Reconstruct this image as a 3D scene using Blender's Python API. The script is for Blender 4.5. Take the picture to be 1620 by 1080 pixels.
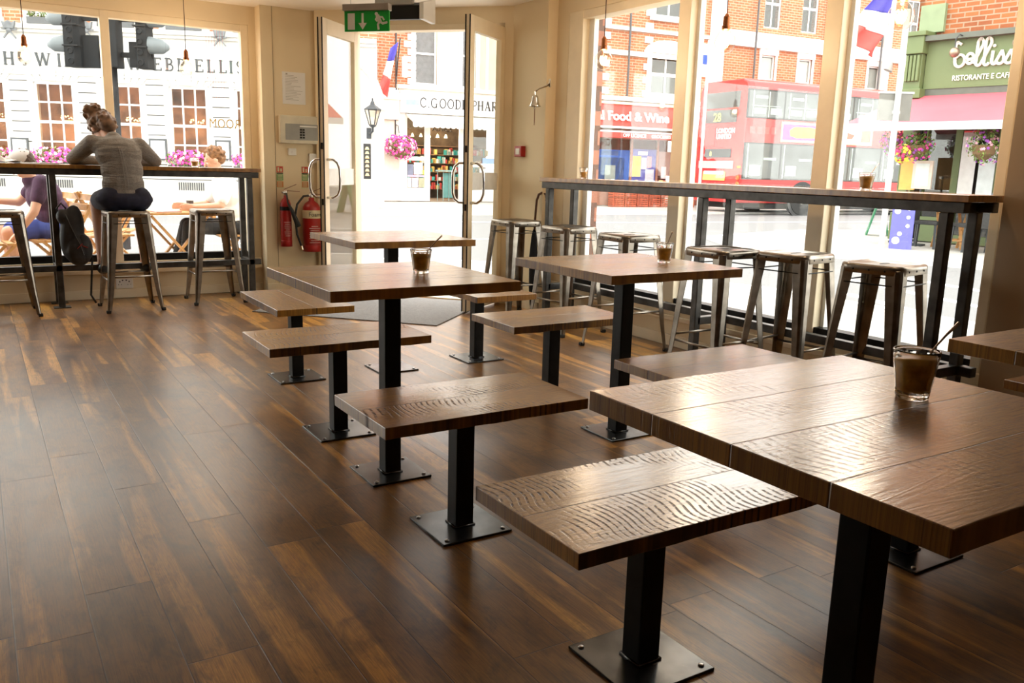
import bpy, bmesh, math, random
from mathutils import Vector, Matrix
PI = math.pi
S = bpy.context.scene
for o in list(bpy.data.objects): bpy.data.objects.remove(o)
COL = S.collection
random.seed(7)

# ------------------------------------------------------------------ camera
F_PX, YAW, PITCH, ROLL, CAM_H = 1347.93, 0.561235, 0.201086, 0.026644, 1.13513
_fw = Vector((math.sin(YAW)*math.cos(PITCH), math.cos(YAW)*math.cos(PITCH), -math.sin(PITCH)))
_r = Vector((math.cos(YAW), -math.sin(YAW), 0)); _u = _r.cross(_fw)
_r2 = math.cos(ROLL)*_r + math.sin(ROLL)*_u; _u2 = -math.sin(ROLL)*_r + math.cos(ROLL)*_u
cd = bpy.data.cameras.new('camera'); cam = bpy.data.objects.new('camera', cd); COL.objects.link(cam)
cd.sensor_width = 36; cd.lens = 36*F_PX/1620; cd.clip_start = .02; cd.clip_end = 300
m = Matrix((( _r2.x, _u2.x, -_fw.x, 0), (_r2.y, _u2.y, -_fw.y, 0), (_r2.z, _u2.z, -_fw.z, CAM_H), (0, 0, 0, 1)))
cam.matrix_world = m; S.camera = cam

# ------------------------------------------------------------------ world, exposure
S.view_settings.view_transform = 'Standard'; S.view_settings.look = 'None'
S.view_settings.gamma = 1; S.view_settings.use_curve_mapping = False
S.view_settings.exposure = 1.35
w = bpy.data.worlds.new('overcast_sky'); S.world = w; w.use_nodes = True
wn = w.node_tree; wn.nodes.clear()
wo = wn.nodes.new('ShaderNodeOutputWorld'); bg = wn.nodes.new('ShaderNodeBackground')
tc = wn.nodes.new('ShaderNodeTexCoord'); sx = wn.nodes.new('ShaderNodeSeparateXYZ'); rp = wn.nodes.new('ShaderNodeValToRGB')
wn.links.new(tc.outputs['Generated'], sx.inputs[0]); wn.links.new(sx.outputs['Z'], rp.inputs[0])
rp.color_ramp.elements[0].position = 0.0; rp.color_ramp.elements[0].color = (1, .965, .91, 1)
rp.color_ramp.elements[1].position = .8; rp.color_ramp.elements[1].color = (1, .97, .92, 1)
wn.links.new(rp.outputs[0], bg.inputs[0]); bg.inputs[1].default_value = 2.4
wn.links.new(bg.outputs[0], wo.inputs[0])

# ------------------------------------------------------------------ node materials
class G:
    def __init__(s, name):
        s.m = bpy.data.materials.new(name); s.m.use_nodes = True; s.t = s.m.node_tree
        s.t.nodes.clear(); s.out = s.t.nodes.new('ShaderNodeOutputMaterial')
    def n(s, typ, ins=None, **props):
        nd = s.t.nodes.new('ShaderNode'+typ)
        for k, v in props.items(): setattr(nd, k, v)
        for k, v in (ins or {}).items(): s.set(nd, k, v)
        return nd
    def set(s, nd, k, v):
        i = nd.inputs[k]
        if isinstance(v, bpy.types.NodeSocket): s.t.links.new(v, i)
        elif isinstance(v, bpy.types.Node): s.t.links.new(v.outputs[0], i)
        elif isinstance(v, (tuple, list)) and i.type == 'RGBA' and len(v) == 3: i.default_value = (*v, 1)
        else: i.default_value = v
    def m2(s, op, a, b=0, c=0): return s.n('Math', {0: a, 1: b, 2: c}, operation=op).outputs[0]
    def noise(s, vec, scale=5, detail=3, rough=.5, dist=0):
        return s.n('TexNoise', {'Vector': vec, 'Scale': scale, 'Detail': detail, 'Roughness': rough, 'Distortion': dist}).outputs[0]
    def ramp(s, f, stops):
        nd = s.n('ValToRGB', {0: f}); e = nd.color_ramp.elements
        while len(e) < len(stops): e.new(.5)
        for k, (p, c) in enumerate(stops):
            e[k].position = p; e[k].color = (*c, 1) if len(c) == 3 else c
        return nd.outputs[0]
    def mix(s, f, a, b, mode='MIX'):
        nd = s.n('Mix', data_type='RGBA', blend_type=mode)
        s.set(nd, 0, f)
        for k, v in ((6, a), (7, b)):
            s.set(nd, k, v)
        return nd.outputs[2]
    def coord(s, kind='Object'): return s.n('TexCoord').outputs[kind]
    def xyz(s, v): nd = s.n('SeparateXYZ', {0: v}); return nd.outputs[0], nd.outputs[1], nd.outputs[2]
    def vec(s, x=0, y=0, z=0): return s.n('CombineXYZ', {0: x, 1: y, 2: z}).outputs[0]
    def bsdf(s, color, rough=.5, metal=0, bump=None, bstr=.3, bdist=.002, **kw):
        b = s.n('BsdfPrincipled', {'Base Color': color, 'Roughness': rough, 'Metallic': metal})
        for k, v in kw.items(): s.set(b, k.replace('_', ' '), v)
        if bump is not None:
            bn = s.n('Bump', {'Height': bump, 'Strength': bstr, 'Distance': bdist}); s.t.links.new(bn.outputs[0], b.inputs['Normal']); s.t.links.new(bn.outputs[0], b.inputs['Coat Normal'])
        s.t.links.new(b.outputs[0], s.out.inputs[0]); return s.m

MATS = {}
def mat(name, col, rough=.6, metal=0, var=.08, scale=8, bump=.0, **kw):
    """plain procedural surface: colour broken up by noise"""
    if name in MATS: return MATS[name]
    g = G(name); c = g.coord(); nz = g.noise(c, scale, 4)
    lo = tuple(max(0, x*(1-var*1.6)) for x in col); hi = tuple(min(1, x*(1+var*1.6)) for x in col)
    cc = g.ramp(nz, [(.25, lo), (.75, hi)])
    b = g.noise(c, scale*6, 3) if bump else None
    MATS[name] = g.bsdf(cc, rough, metal, b, bump, .004, **kw); return MATS[name]

def emis(name, col, strength):
    if name in MATS: return MATS[name]
    g = G(name); e = g.n('Emission', {'Color': col, 'Strength': strength}); g.t.links.new(e.outputs[0], g.out.inputs[0])
    MATS[name] = g.m; return g.m

def thin_glass(name, tint=(1, 1, 1), refl=1.0, dirt=0.0):
    g = G(name); tr = g.n('BsdfTransparent', {'Color': tint}); gl = g.n('BsdfGlossy', {'Color': (1, 1, 1), 'Roughness': .01})
    lw = g.n('LayerWeight', {'Blend': .5}); f = g.m2('MULTIPLY', g.m2('ADD', .04, g.m2('MULTIPLY', g.m2('POWER', lw.outputs['Facing'], 5), .96)), refl)
    mx = g.n('MixShader', {0: f, 1: tr, 2: gl}); g.t.links.new(mx.outputs[0], g.out.inputs[0])
    MATS[name] = g.m; return g.m
GLASS = thin_glass('window_glass', (.97, .99, .98), 1.0)
DARKGLASS = thin_glass('tinted_glass', (.78, .80, .79), 1.2)

def tumbler_glass():
    g = G('drinking_glass')
    b = g.n('BsdfGlass', {'Color': (1, 1, 1), 'Roughness': 0.0, 'IOR': 1.45}); g.t.links.new(b.outputs[0], g.out.inputs[0]); return g.m
TUMBLER = tumbler_glass()

def floor_material():
    g = G('floor_boards'); x, y, z = g.xyz(g.coord()); W, L = .166, 1.22
    fx = g.m2('DIVIDE', g.m2('ADD', x, .007), W); row = g.m2('FLOOR', fx)
    r1 = g.n('TexWhiteNoise', {'W': row}, noise_dimensions='1D').outputs[0]
    fy = g.m2('ADD', g.m2('DIVIDE', y, L), g.m2('MULTIPLY', r1, 7.3)); col = g.m2('FLOOR', fy)
    rn = g.n('TexWhiteNoise', {'Vector': g.vec(row, col, 3.0)}, noise_dimensions='3D').outputs[0]
    rz = g.m2('MULTIPLY', rn, 61.0)
    streak = g.noise(g.vec(g.m2('MULTIPLY', x, 10.5), g.m2('MULTIPLY', y, .55), rz), 1, 2, .45, .25)
    blotch = g.noise(g.vec(g.m2('MULTIPLY', x, 7), g.m2('MULTIPLY', y, 2.5), rz), 1, 5, .6, .4)
    grain = g.noise(g.vec(g.m2('MULTIPLY', x, 260), g.m2('MULTIPLY', y, 9), rz), 1, 4, .6, 1.2)
    base = g.ramp(blotch, [(.3, (.14, .055, .010)), (.5, (.30, .13, .022)), (.7, (.43, .20, .038))])
    sap = g.ramp(blotch, [(.3, (.60, .27, .045)), (.7, (.85, .44, .085))])
    c = g.mix(g.ramp(streak, [(.56, (0, 0, 0)), (.62, (1, 1, 1))]), base, sap)
    c = g.mix(.75, c, g.ramp(grain, [(.3, (.35, .34, .33)), (.62, (1, 1, 1))]), 'MULTIPLY')
    dk = g.noise(g.vec(g.m2('MULTIPLY', x, 16), g.m2('MULTIPLY', y, 7), rz), 1, 5, .7, .6)
    c = g.mix(.6, c, g.ramp(dk, [(.34, (.30, .29, .30)), (.52, (1, 1, 1))]), 'MULTIPLY')
    tone = g.ramp(rn, [(0, (.68, .68, .70)), (1, (1.0, 1.0, .97))])
    c = g.mix(1.0, c, tone, 'MULTIPLY')
    ex = g.m2('MULTIPLY', g.m2('MINIMUM', g.m2('FRACT', fx), g.m2('SUBTRACT', 1, g.m2('FRACT', fx))), W)
    ey = g.m2('MULTIPLY', g.m2('MINIMUM', g.m2('FRACT', fy), g.m2('SUBTRACT', 1, g.m2('FRACT', fy))), L)
    e = g.m2('MINIMUM', ex, ey)
    seam = g.ramp(g.m2('MULTIPLY', e, 100), [(.08, (0, 0, 0)), (.2, (1, 1, 1))])
    c = g.mix(1.0, c, g.mix(seam, (.25, .2, .18), (1, 1, 1)), 'MULTIPLY')
    rough = g.ramp(blotch, [(.2, (.28,)*3), (.8, (.36,)*3)])
    h = g.m2('ADD', g.m2('MULTIPLY', grain, .15), g.m2('MULTIPLY', seam, 1.0))
    h = g.m2('ADD', h, g.m2('MULTIPLY', g.noise(g.vec(x, y, 0), 6, 2), .8))
    return g.bsdf(c, rough, 0, h, .35, .0015, Specular_IOR_Level=.5, Coat_Weight=.1, Coat_Roughness=.3, Coat_IOR=1.6)
FLOOR = floor_material()

def oak(name, boards=4, width=.69, seed=0.0, light=1.0, saw_amt=1.0):
    """oiled rough-sawn oak: boards run along local X"""
    g = G(name); x, y, z = g.xyz(g.coord())
    oi = g.n('ObjectInfo').outputs['Random']; off = g.m2('MULTIPLY', oi, 40)
    wob = g.noise(g.vec(g.m2('MULTIPLY', x, 2.2), 0, off), 1, 2)
    yy = g.m2('ADD', g.m2('DIVIDE', g.m2('ADD', y, width/2), width/boards), g.m2('MULTIPLY', g.m2('SUBTRACT', wob, .5), .12))
    row = g.m2('FLOOR', yy); rn = g.n('TexWhiteNoise', {'Vector': g.vec(row, off, seed)}, noise_dimensions='3D').outputs[0]
    rz = g.m2('ADD', g.m2('MULTIPLY', rn, 50), off)
    tone = g.noise(g.vec(g.m2('MULTIPLY', x, 1.5), g.m2('MULTIPLY', y, 5), rz), 1, 4, .55, .8)
    ringv = g.noise(g.vec(g.m2('MULTIPLY', x, 1.6), g.m2('MULTIPLY', y, 16), rz), 1, 2, .5, .9)
    ring = g.n('Math', {0: g.m2('MULTIPLY', ringv, 75.0)}, operation='SINE').outputs[0]
    grain = g.noise(g.vec(g.m2('MULTIPLY', x, 22), g.m2('MULTIPLY', y, 330), rz), 1, 3, .6)
    sawv = g.m2('ADD', g.m2('MULTIPLY', x, 330), g.m2('MULTIPLY', g.noise(g.vec(g.m2('MULTIPLY', x, 3), g.m2('MULTIPLY', y, 5), rz), 1, 1), 34))
    saw = g.n('Math', {0: sawv}, operation='SINE').outputs[0]
    brk = g.noise(g.vec(g.m2('MULTIPLY', x, 42), g.m2('MULTIPLY', y, 70), rz), 1, 3, .65)
    patch = g.ramp(g.noise(g.vec(g.m2('MULTIPLY', x, 2.2), g.m2('MULTIPLY', y, 4), g.m2('ADD', rz, 9)), 1, 2), [(.46, (0, 0, 0)), (.56, (1, 1, 1))])
    sawm = g.m2('MULTIPLY', g.m2('MULTIPLY', g.ramp(saw, [(.35, (0, 0, 0)), (.85, (1, 1, 1))]), g.ramp(brk, [(.40, (0, 0, 0)), (.54, (1, 1, 1))])), patch)
    sawm = g.m2('MULTIPLY', sawm, saw_amt); L = light
    c = g.ramp(tone, [(.25, (.34*L, .148*L, .016*L)), (.5, (.50*L, .235*L, .028*L)), (.75, (.62*L, .31*L, .045*L))])
    c = g.mix(.8, c, g.ramp(grain, [(.32, (.42, .38, .34)), (.6, (1, 1, 1))]), 'MULTIPLY')
    c = g.mix(.35, c, g.ramp(ring, [(.0, (.62, .58, .52)), (.5, (1, 1, 1))]), 'MULTIPLY')
    c = g.mix(sawm, c, g.mix(.85, c, (.03, .012, .004)))
    br = g.ramp(rn, [(0, (.66, .62, .58)), (1, (1.1, 1.1, 1.1))]); c = g.mix(1, c, br, 'MULTIPLY')
    fr = g.m2('FRACT', yy); e = g.m2('MULTIPLY', g.m2('MINIMUM', fr, g.m2('SUBTRACT', 1, fr)), width/boards*100)
    top = g.ramp(z, [(0, (1, 1, 1)), (1, (1, 1, 1))])
    gap = g.ramp(g.m2('ADD', e, g.m2('MULTIPLY', g.m2('SUBTRACT', brk, .5), .35)), [(.05, (0, 0, 0)), (.22, (1, 1, 1))])
    c = g.mix(1, c, g.mix(gap, (.28, .22, .18), (1, 1, 1)), 'MULTIPLY')
    h = g.m2('ADD', g.m2('MULTIPLY', gap, 1.0), g.m2('MULTIPLY', grain, .25))
    h = g.m2('SUBTRACT', h, g.m2('MULTIPLY', sawm, .7)); h = g.m2('ADD', h, g.m2('MULTIPLY', ring, .07))
    rough = g.ramp(tone, [(.3, (.42,)*3), (.7, (.55,)*3)])
    return g.bsdf(c, rough, 0, h, .38, .0016, Specular_IOR_Level=.5, Coat_IOR=1.75, Coat_Weight=g.ramp(g.m2('ADD', g.m2('MULTIPLY', grain, .8), g.m2('SUBTRACT', .4, sawm)), [(.25, (.15,)*3), (.65, (1,)*3)]), Coat_Roughness=.2)
OAK_T = oak('oak_tabletop', 4, .69, saw_amt=.35); OAK_B = oak('oak_bench_top', 2, .396, 5.0, 1.05); OAK_C = oak('oak_counter', 3, .4, 2.0, 1.1, saw_amt=0.0)

def brick(name, c1, c2, mortar, scale=1.0, rough=.85):
    g = G(name); x, y, z = g.xyz(g.coord()); nx = g.n('NewGeometry').outputs['Normal']
    v = g.vec(g.m2('ADD', x, y), z, 0)
    b = g.n('TexBrick', {'Vector': v, 'Color1': c1, 'Color2': c2, 'Mortar': mortar, 'Scale': 1.0/scale, 'Mortar Size': .012, 'Brick Width': .24, 'Row Height': .085, 'Bias': 0.0})
    nz = g.noise(g.coord(), 3, 4); c = g.mix(.35, b.outputs[0], g.ramp(nz, [(.3, (.6, .6, .6)), (.7, (1, 1, 1))]), 'MULTIPLY')
    h = g.m2('SUBTRACT', 1, b.outputs['Fac'])
    return g.bsdf(c, rough, 0, h, .5, .01)
BRICK = brick('orange_brick', (.46, .165, .07), (.37, .12, .055), (.46, .34, .24)); BRICK_R = brick('dark_red_brick', (.42, .19, .13), (.36, .15, .10), (.16, .09, .07), 1.7)
BRICK_B = brick('weathered_orange_brick', (.36, .115, .035), (.25, .07, .025), (.33, .22, .15))

WHITEWASH = mat('cream_plaster', (.80, .67, .46), .75, var=.02, scale=2)
FRAMEWOOD = mat('cream_window_paint', (.86, .74, .54), .45, var=.03)
CEIL = mat('ceiling_white', (.90, .83, .74), .8, var=.015, scale=1)
BLACK = mat('black_steel', (.010, .010, .010), .45, 0, var=.3, scale=20, Specular_IOR_Level=.25)
PLATE = mat('dark_steel_plate', (.10, .105, .11), .27, .9, var=.35, scale=9)
RAWST = mat('dark_raw_steel', (.07, .066, .062), .42, .7, var=.3, scale=15)
GALV = mat('gunmetal_lacquered_steel', (.30, .265, .225), .30, .95, var=.22, scale=14)
CHROME = mat('polished_chrome', (.8, .8, .8), .12, 1.0, var=.03)
BOLT = mat('zinc_bolt', (.5, .5, .5), .3, .9)
RUBBER = mat('black_rubber', (.015, .015, .015), .7)
STONE = mat('white_painted_stucco', (.60, .585, .55), .8, var=.03, scale=2, bump=.1)
STONE2 = mat('pale_stone', (.72, .66, .58), .85, var=.08, scale=4, bump=.2)
WHITE = mat('white_gloss_paint', (.82, .82, .80), .35, var=.02)
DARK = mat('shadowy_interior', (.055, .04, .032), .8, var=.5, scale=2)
PLASTICW = mat('white_plastic', (.8, .78, .74), .4, var=.02)
RED = mat('red_enamel', (.36, .012, .012), .3, var=.08)
LTWOOD = mat('varnished_acacia', (.52, .27, .10), .45, var=.2, scale=12)
PAPER = mat('white_paper', (.84, .83, .82), .8, var=.02)

# ------------------------------------------------------------------ mesh builder
class MB:
    def __init__(s): s.v = []; s.f = []
    def add(s, vs, fs, M=None):
        o = len(s.v); s.v += [tuple(M @ Vector(v)) if M else tuple(v) for v in vs]; s.f += [tuple(i+o for i in f) for f in fs]; return s
    def box(s, x0, x1, y0, y1, z0, z1, M=None):
        vs = [(x, y, z) for z in (z0, z1) for y in (y0, y1) for x in (x0, x1)]
        return s.add(vs, [(0, 2, 3, 1), (4, 5, 7, 6), (0, 1, 5, 4), (2, 6, 7, 3), (0, 4, 6, 2), (1, 3, 7, 5)], M)
    def cbox(s, c, sz, M=None):
        return s.box(c[0]-sz[0]/2, c[0]+sz[0]/2, c[1]-sz[1]/2, c[1]+sz[1]/2, c[2]-sz[2]/2, c[2]+sz[2]/2, M)
    def bar(s, a, b, w, t=None, up=(0, 0, 1), ext=0):
        a = Vector(a); b = Vector(b); d = (b-a).normalized(); a = a-d*ext; b = b+d*ext; t = t or w
        u = Vector(up); x = d.cross(u)
        if x.length < 1e-4: x = d.cross(Vector((1, 0, 0)))
        x.normalize(); y = x.cross(d)
        vs = [p+x*i*w/2+y*j*t/2 for p in (a, b) for i, j in ((-1, -1), (1, -1), (1, 1), (-1, 1))]
        return s.add(vs, [(3, 2, 1, 0), (4, 5, 6, 7), (0, 1, 5, 4), (1, 2, 6, 5), (2, 3, 7, 6), (3, 0, 4, 7)])
    def tube(s, pts, r, n=8, cap=True):
        pts = [Vector(p) for p in pts]; rs = r if isinstance(r, (list, tuple)) else [r]*len(pts)
        rings = []; px = None
        for i, p in enumerate(pts):
            d = (pts[min(i+1, len(pts)-1)]-pts[max(i-1, 0)]).normalized()
            if px is None:
                px = d.cross(Vector((0, 0, 1)))
                if px.length < .05: px = d.cross(Vector((1, 0, 0)))
            px = (px-d*px.dot(d)).normalized(); py = d.cross(px)
            rings.append([p+(px*math.cos(2*PI*k/n)+py*math.sin(2*PI*k/n))*rs[i] for k in range(n)])
        vs = [v for rg in rings for v in rg]; fs = []
        for i in range(len(pts)-1):
            for k in range(n): fs.append((i*n+k, i*n+(k+1) % n, (i+1)*n+(k+1) % n, (i+1)*n+k))
        if cap: fs.append(tuple(range(n))[::-1]); fs.append(tuple((len(pts)-1)*n+k for k in range(n)))
        return s.add(vs, fs)
    def lathe(s, prof, n=24, M=None, cap=True, sx=1, sy=1):
        vs = [(r*math.cos(2*PI*k/n)*sx, r*math.sin(2*PI*k/n)*sy, z) for r, z in prof for k in range(n)]; fs = []
        for i in range(len(prof)-1):
            for k in range(n): fs.append((i*n+k, i*n+(k+1) % n, (i+1)*n+(k+1) % n, (i+1)*n+k))
        if cap: fs.append(tuple(range(n))[::-1]); fs.append(tuple((len(prof)-1)*n+k for k in range(n)))
        return s.add(vs, fs, M)
    def ball(s, c, r, n=12, M=None):
        r = r if isinstance(r, (tuple, list)) else (r, r, r); k = n//2+1
        prof = [(max(math.sin(PI*i/k), .001), -math.cos(PI*i/k)) for i in range(k+1)]
        vs = [(c[0]+p*math.cos(2*PI*j/n)*r[0], c[1]+p*math.sin(2*PI*j/n)*r[1], c[2]+z*r[2]) for p, z in prof for j in range(n)]; fs = []
        for i in range(k):
            for j in range(n): fs.append((i*n+j, i*n+(j+1) % n, (i+1)*n+(j+1) % n, (i+1)*n+j))
        fs.append(tuple(range(n))[::-1]); fs.append(tuple(k*n+j for j in range(n)))
        return s.add(vs, fs, M)
    def prism(s, poly, d0, d1, axis='y'):
        """2-D polygon (a,b): a=x, b=z extruded along y; axis 'z': extruded along z"""
        n = len(poly)
        if axis == 'y': vs = [(a, d0, b) for a, b in poly]+[(a, d1, b) for a, b in poly]
        elif axis == 'z': vs = [(a, b, d0) for a, b in poly]+[(a, b, d1) for a, b in poly]
        else: vs = [(d0, a, b) for a, b in poly]+[(d1, a, b) for a, b in poly]
        fs = [tuple(range(n))[::-1], tuple(n+i for i in range(n))]+[(i, (i+1) % n, n+(i+1) % n, n+i) for i in range(n)]
        return s.add(vs, fs)
    def build(s, name, mt, parent=None, smooth=False, bevel=0, seg=2, loc=None, rz=None, sub=0, remesh=0):
        me = bpy.data.meshes.new(name); me.from_pydata(s.v, [], s.f); me.materials.append(mt)
        bm = bmesh.new(); bm.from_mesh(me); bmesh.ops.recalc_face_normals(bm, faces=bm.faces); bm.to_mesh(me); bm.free()
        o = bpy.data.objects.new(name, me); COL.objects.link(o)
        if parent: o.parent = parent
        if loc: o.location = loc
        if rz is not None: o.rotation_euler[2] = rz
        if smooth:
            for p in me.polygons: p.use_smooth = True
        if bevel:
            b = o.modifiers.new('bevel', 'BEVEL'); b.width = bevel; b.segments = seg; b.limit_method = 'ANGLE'; b.angle_limit = .6
        if remesh:
            r = o.modifiers.new('remesh', 'REMESH'); r.mode = 'VOXEL'; r.voxel_size = remesh; r.use_smooth_shade = True
            sm = o.modifiers.new('smooth', 'SMOOTH'); sm.factor = .6; sm.iterations = 5
        if sub:
            b = o.modifiers.new('sub', 'SUBSURF'); b.levels = sub; b.render_levels = sub
        return o

def tag(o, label=None, cat=None, group=None, kind=None):
    for k, v in (('label', label), ('category', cat), ('group', group), ('kind', kind)):
        if v: o[k] = v
    return o
def empty(name, loc=(0, 0, 0), rz=0, label=None, cat=None, group=None):
    o = bpy.data.objects.new(name, None); COL.objects.link(o); o.location = loc; o.rotation_euler = (0, 0, rz); o.empty_display_size = .1
    return tag(o, label, cat, group)
def copy_tree(o, parent=None):
    c = o.copy(); COL.objects.link(c); c.parent = parent
    for ch in [x for x in bpy.data.objects if x.parent == o]: copy_tree(ch, c)
    return c
def struct(mb, name, mt, **kw): return tag(mb.build(name, mt, **kw), kind='structure')

# photo measurements: where a line of sight through a photo point meets a vertical plane or the ground
def _ray(u, v): return _fw+_r2*((u-810)/F_PX)-_u2*((v-540)/F_PX)
def gnd(u, v, z=0):
    d = _ray(u, v); t = (z-CAM_H)/d.z; return Vector((d.x*t, d.y*t, z))
class Frame:
    """a vertical plane through P running along direction d; local x along d, local y away from the street, z up"""
    def __init__(s, P, d):
        s.P = Vector((P[0], P[1], 0)); s.d = Vector((d[0], d[1], 0)).normalized(); s.rz = math.atan2(s.d.y, s.d.x); s.q = Vector((-s.d.y, s.d.x, 0))
    def at(s, u, v, off=0):
        r = _ray(u, v); P = s.P+s.q*off; c = Vector((0, 0, CAM_H)); t = (P-c).dot(s.q)/r.dot(s.q); p = c+r*t
        return (p-s.P).dot(s.d), p.z
    def rect(s, u0, v0, u1, v1, off=0):
        a = s.at(u0, v1, off); b = s.at(u1, v0, off); return a[0], b[0], a[1], b[1]
    def root(s, name, label, cat, group=None): return empty(name, s.P, s.rz, label, cat, group)

def wall_cells(mb, s0, s1, z0, z1, holes, y0, y1):
    xs = sorted({s0, s1, *[h[0] for h in holes], *[h[1] for h in holes]}); zs = sorted({z0, z1, *[h[2] for h in holes], *[h[3] for h in holes]})
    xs = [x for x in xs if s0 <= x <= s1]; zs = [z for z in zs if z0 <= z <= z1]
    for a, b in zip(xs, xs[1:]):
        run = None
        for c, d in zip(zs, zs[1:]):
            mx, mz = (a+b)/2, (c+d)/2
            hole = any(h[0] < mx < h[1] and h[2] < mz < h[3] for h in holes)
            if hole:
                if run: mb.box(a, b, y0, y1, run[0], run[1]); run = None
            else: run = (run[0], d) if run else (c, d)
        if run: mb.box(a, b, y0, y1, run[0], run[1])
    return mb

def text_obj(name, txt, mt, parent, loc, size, depth=.01, align='LEFT', rot=(PI/2, 0, 0), sx=1.0, bold=0.0, mirror=False):
    cu = bpy.data.curves.new(name, 'FONT'); cu.body = txt; cu.size = size; cu.extrude = depth; cu.align_x = align; cu.offset = bold; cu.resolution_u = 3
    t = bpy.data.objects.new(name, cu); COL.objects.link(t); bpy.context.view_layer.update()
    me = bpy.data.meshes.new_from_object(t.evaluated_get(bpy.context.evaluated_depsgraph_get())); bpy.data.objects.remove(t)
    for v in me.vertices: v.co.x *= sx*(-1 if mirror else 1)
    me.materials.clear(); me.materials.append(mt)
    o = bpy.data.objects.new(name, me); COL.objects.link(o); o.parent = parent; o.location = loc; o.rotation_euler = rot
    return o

# roman capitals drawn as thick and thin strokes (unit cell, x 0..w, z 0..1)
def arc(cx, cz, rx, rz, a0, a1, n=10): return [(cx+rx*math.cos(math.radians(a0+(a1-a0)*i/n)), cz+rz*math.sin(math.radians(a0+(a1-a0)*i/n))) for i in range(n+1)]
TK, TN = .16, .07
GLY = {
 'T': [([(.4, 0), (.4, 1)], TK), ([(0, .97), (.8, .97)], TN), ([(.03, .97), (.03, .8)], TN), ([(.77, .97), (.77, .8)], TN), ([(.25, .02), (.55, .02)], .04)],
 'H': [([(.15, 0), (.15, 1)], TK), ([(.75, 0), (.75, 1)], TK), ([(.15, .5), (.75, .5)], TN)]+[([(a, b), (a+.3, b)], .04) for a in (0, .6) for b in (.02, .98)],
 'E': [([(.15, 0), (.15, 1)], TK), ([(0, .02), (.68, .02)], TN), ([(0, .98), (.65, .98)], TN), ([(.15, .52), (.5, .52)], TN), ([(.68, 0), (.68, .2)], TN), ([(.65, 1), (.65, .82)], TN), ([(.5, .42), (.5, .62)], .04)],
 'W': [([(.05, 1), (.35, 0)], TK), ([(.35, 0), (.6, 1)], TN), ([(.6, 1), (.88, 0)], TK), ([(.88, 0), (1.15, 1)], TN), ([(-.08, .98), (.2, .98)], .04), ([(1.0, .98), (1.27, .98)], .04)],
 'I': [([(.15, 0), (.15, 1)], TK), ([(0, .02), (.3, .02)], .04), ([(0, .98), (.3, .98)], .04)],
 'L': [([(.15, 0), (.15, 1)], TK), ([(0, .02), (.62, .02)], TN), ([(.62, 0), (.62, .22)], TN), ([(0, .98), (.3, .98)], .04)],
 'A': [([(.1, 0), (.42, 1)], TN), ([(.42, 1), (.78, 0)], TK), ([(.2, .33), (.66, .33)], TN), ([(-.02, .02), (.22, .02)], .04), ([(.62, .02), (.92, .02)], .04)],
 'M': [([(.1, 0), (.14, 1)], TN), ([(.14, 1), (.5, .1)], TK), ([(.5, .1), (.86, 1)], TN), ([(.86, 1), (.9, 0)], TK), ([(0, .02), (.22, .02)], .04), ([(.78, .02), (1.02, .02)], .04)],
 'B': [([(.15, 0), (.15, 1)], TK), ([(0, .98), (.35, .98)]+arc(.35, .75, .22, .23, 90, -90), .09), ([(.15, .52), (.38, .52)]+arc(.38, .27, .27, .25, 90, -90)+[(0, .02)], .09)],
 'S': [(arc(.33, .75, .24, .23, 30, 270)+arc(.33, .26, .26, .25, 90, -150), .10)],
 'C': [(arc(.5, .5, .45, .48, 45, 315, 16), .10), ([(.82, .7), (.82, .92)], .04)],
 'G': [(arc(.5, .5, .45, .48, 45, 320, 16), .10), ([(.84, .02), (.84, .42)], .1), ([(.65, .42), (1.0, .42)], .04)],
 'O': [(arc(.5, .5, .44, .48, 0, 360, 20), .10)],
 'D': [([(.15, 0), (.15, 1)], TK), ([(0, .98), (.38, .98)]+arc(.38, .5, .42, .48, 90, -90, 12)+[(0, .02)], .09)],
 'P': [([(.15, 0), (.15, 1)], TK), ([(0, .98), (.38, .98)]+arc(.38, .72, .26, .26, 90, -90)+[(.15, .46)], .09), ([(0, .02), (.32, .02)], .04)],
 'R': [([(.15, 0), (.15, 1)], TK), ([(0, .98), (.38, .98)]+arc(.38, .74, .25, .24, 90, -90)+[(.15, .5)], .09), ([(.38, .5), (.78, .0)], TK), ([(0, .02), (.3, .02)], .04)],
 'Y': [([(.05, 1), (.4, .45)], TK), ([(.75, 1), (.4, .45)], TN), ([(.4, 0), (.4, .45)], TK), ([(.25, .02), (.55, .02)], .04)],
 'F': [([(.15, 0), (.15, 1)], TK), ([(0, .98), (.65, .98)], TN), ([(.15, .52), (.5, .52)], TN), ([(.65, 1), (.65, .82)], TN), ([(0, .02), (.32, .02)], .04)],
 'N': [([(.12, 0), (.12, 1)], TN), ([(.12, 1), (.78, 0)], TK), ([(.78, 0), (.78, 1)], TN), ([(0, .02), (.25, .02)], .04), ([(.65, .98), (.92, .98)], .04)],
 '.': [([(.05, .03), (.15, .03)], .1)],
}
def stroke(mb, pts, wd, y0, y1, closed=False):
    for (a, b), (c, d) in zip(pts, pts[1:]):
        L = math.hypot(c-a, d-b)
        if L < 1e-6: continue
        ux, uz = (c-a)/L, (d-b)/L; e = wd*.18; a2, b2, c2, d2 = a-ux*e, b-uz*e, c+ux*e, d+uz*e; nx, nz = -uz*wd/2, ux*wd/2
        mb.prism([(a2+nx, b2+nz), (c2+nx, d2+nz), (c2-nx, d2-nz), (a2-nx, b2-nz)], y0, y1)
def glyph(mb, ch, x, z, h, wscale, y0, y1):
    for pts, wd in GLY[ch]: stroke(mb, [(x+a*h*wscale, z+b*h) for a, b in pts], wd*h, y0, y1)

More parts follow.
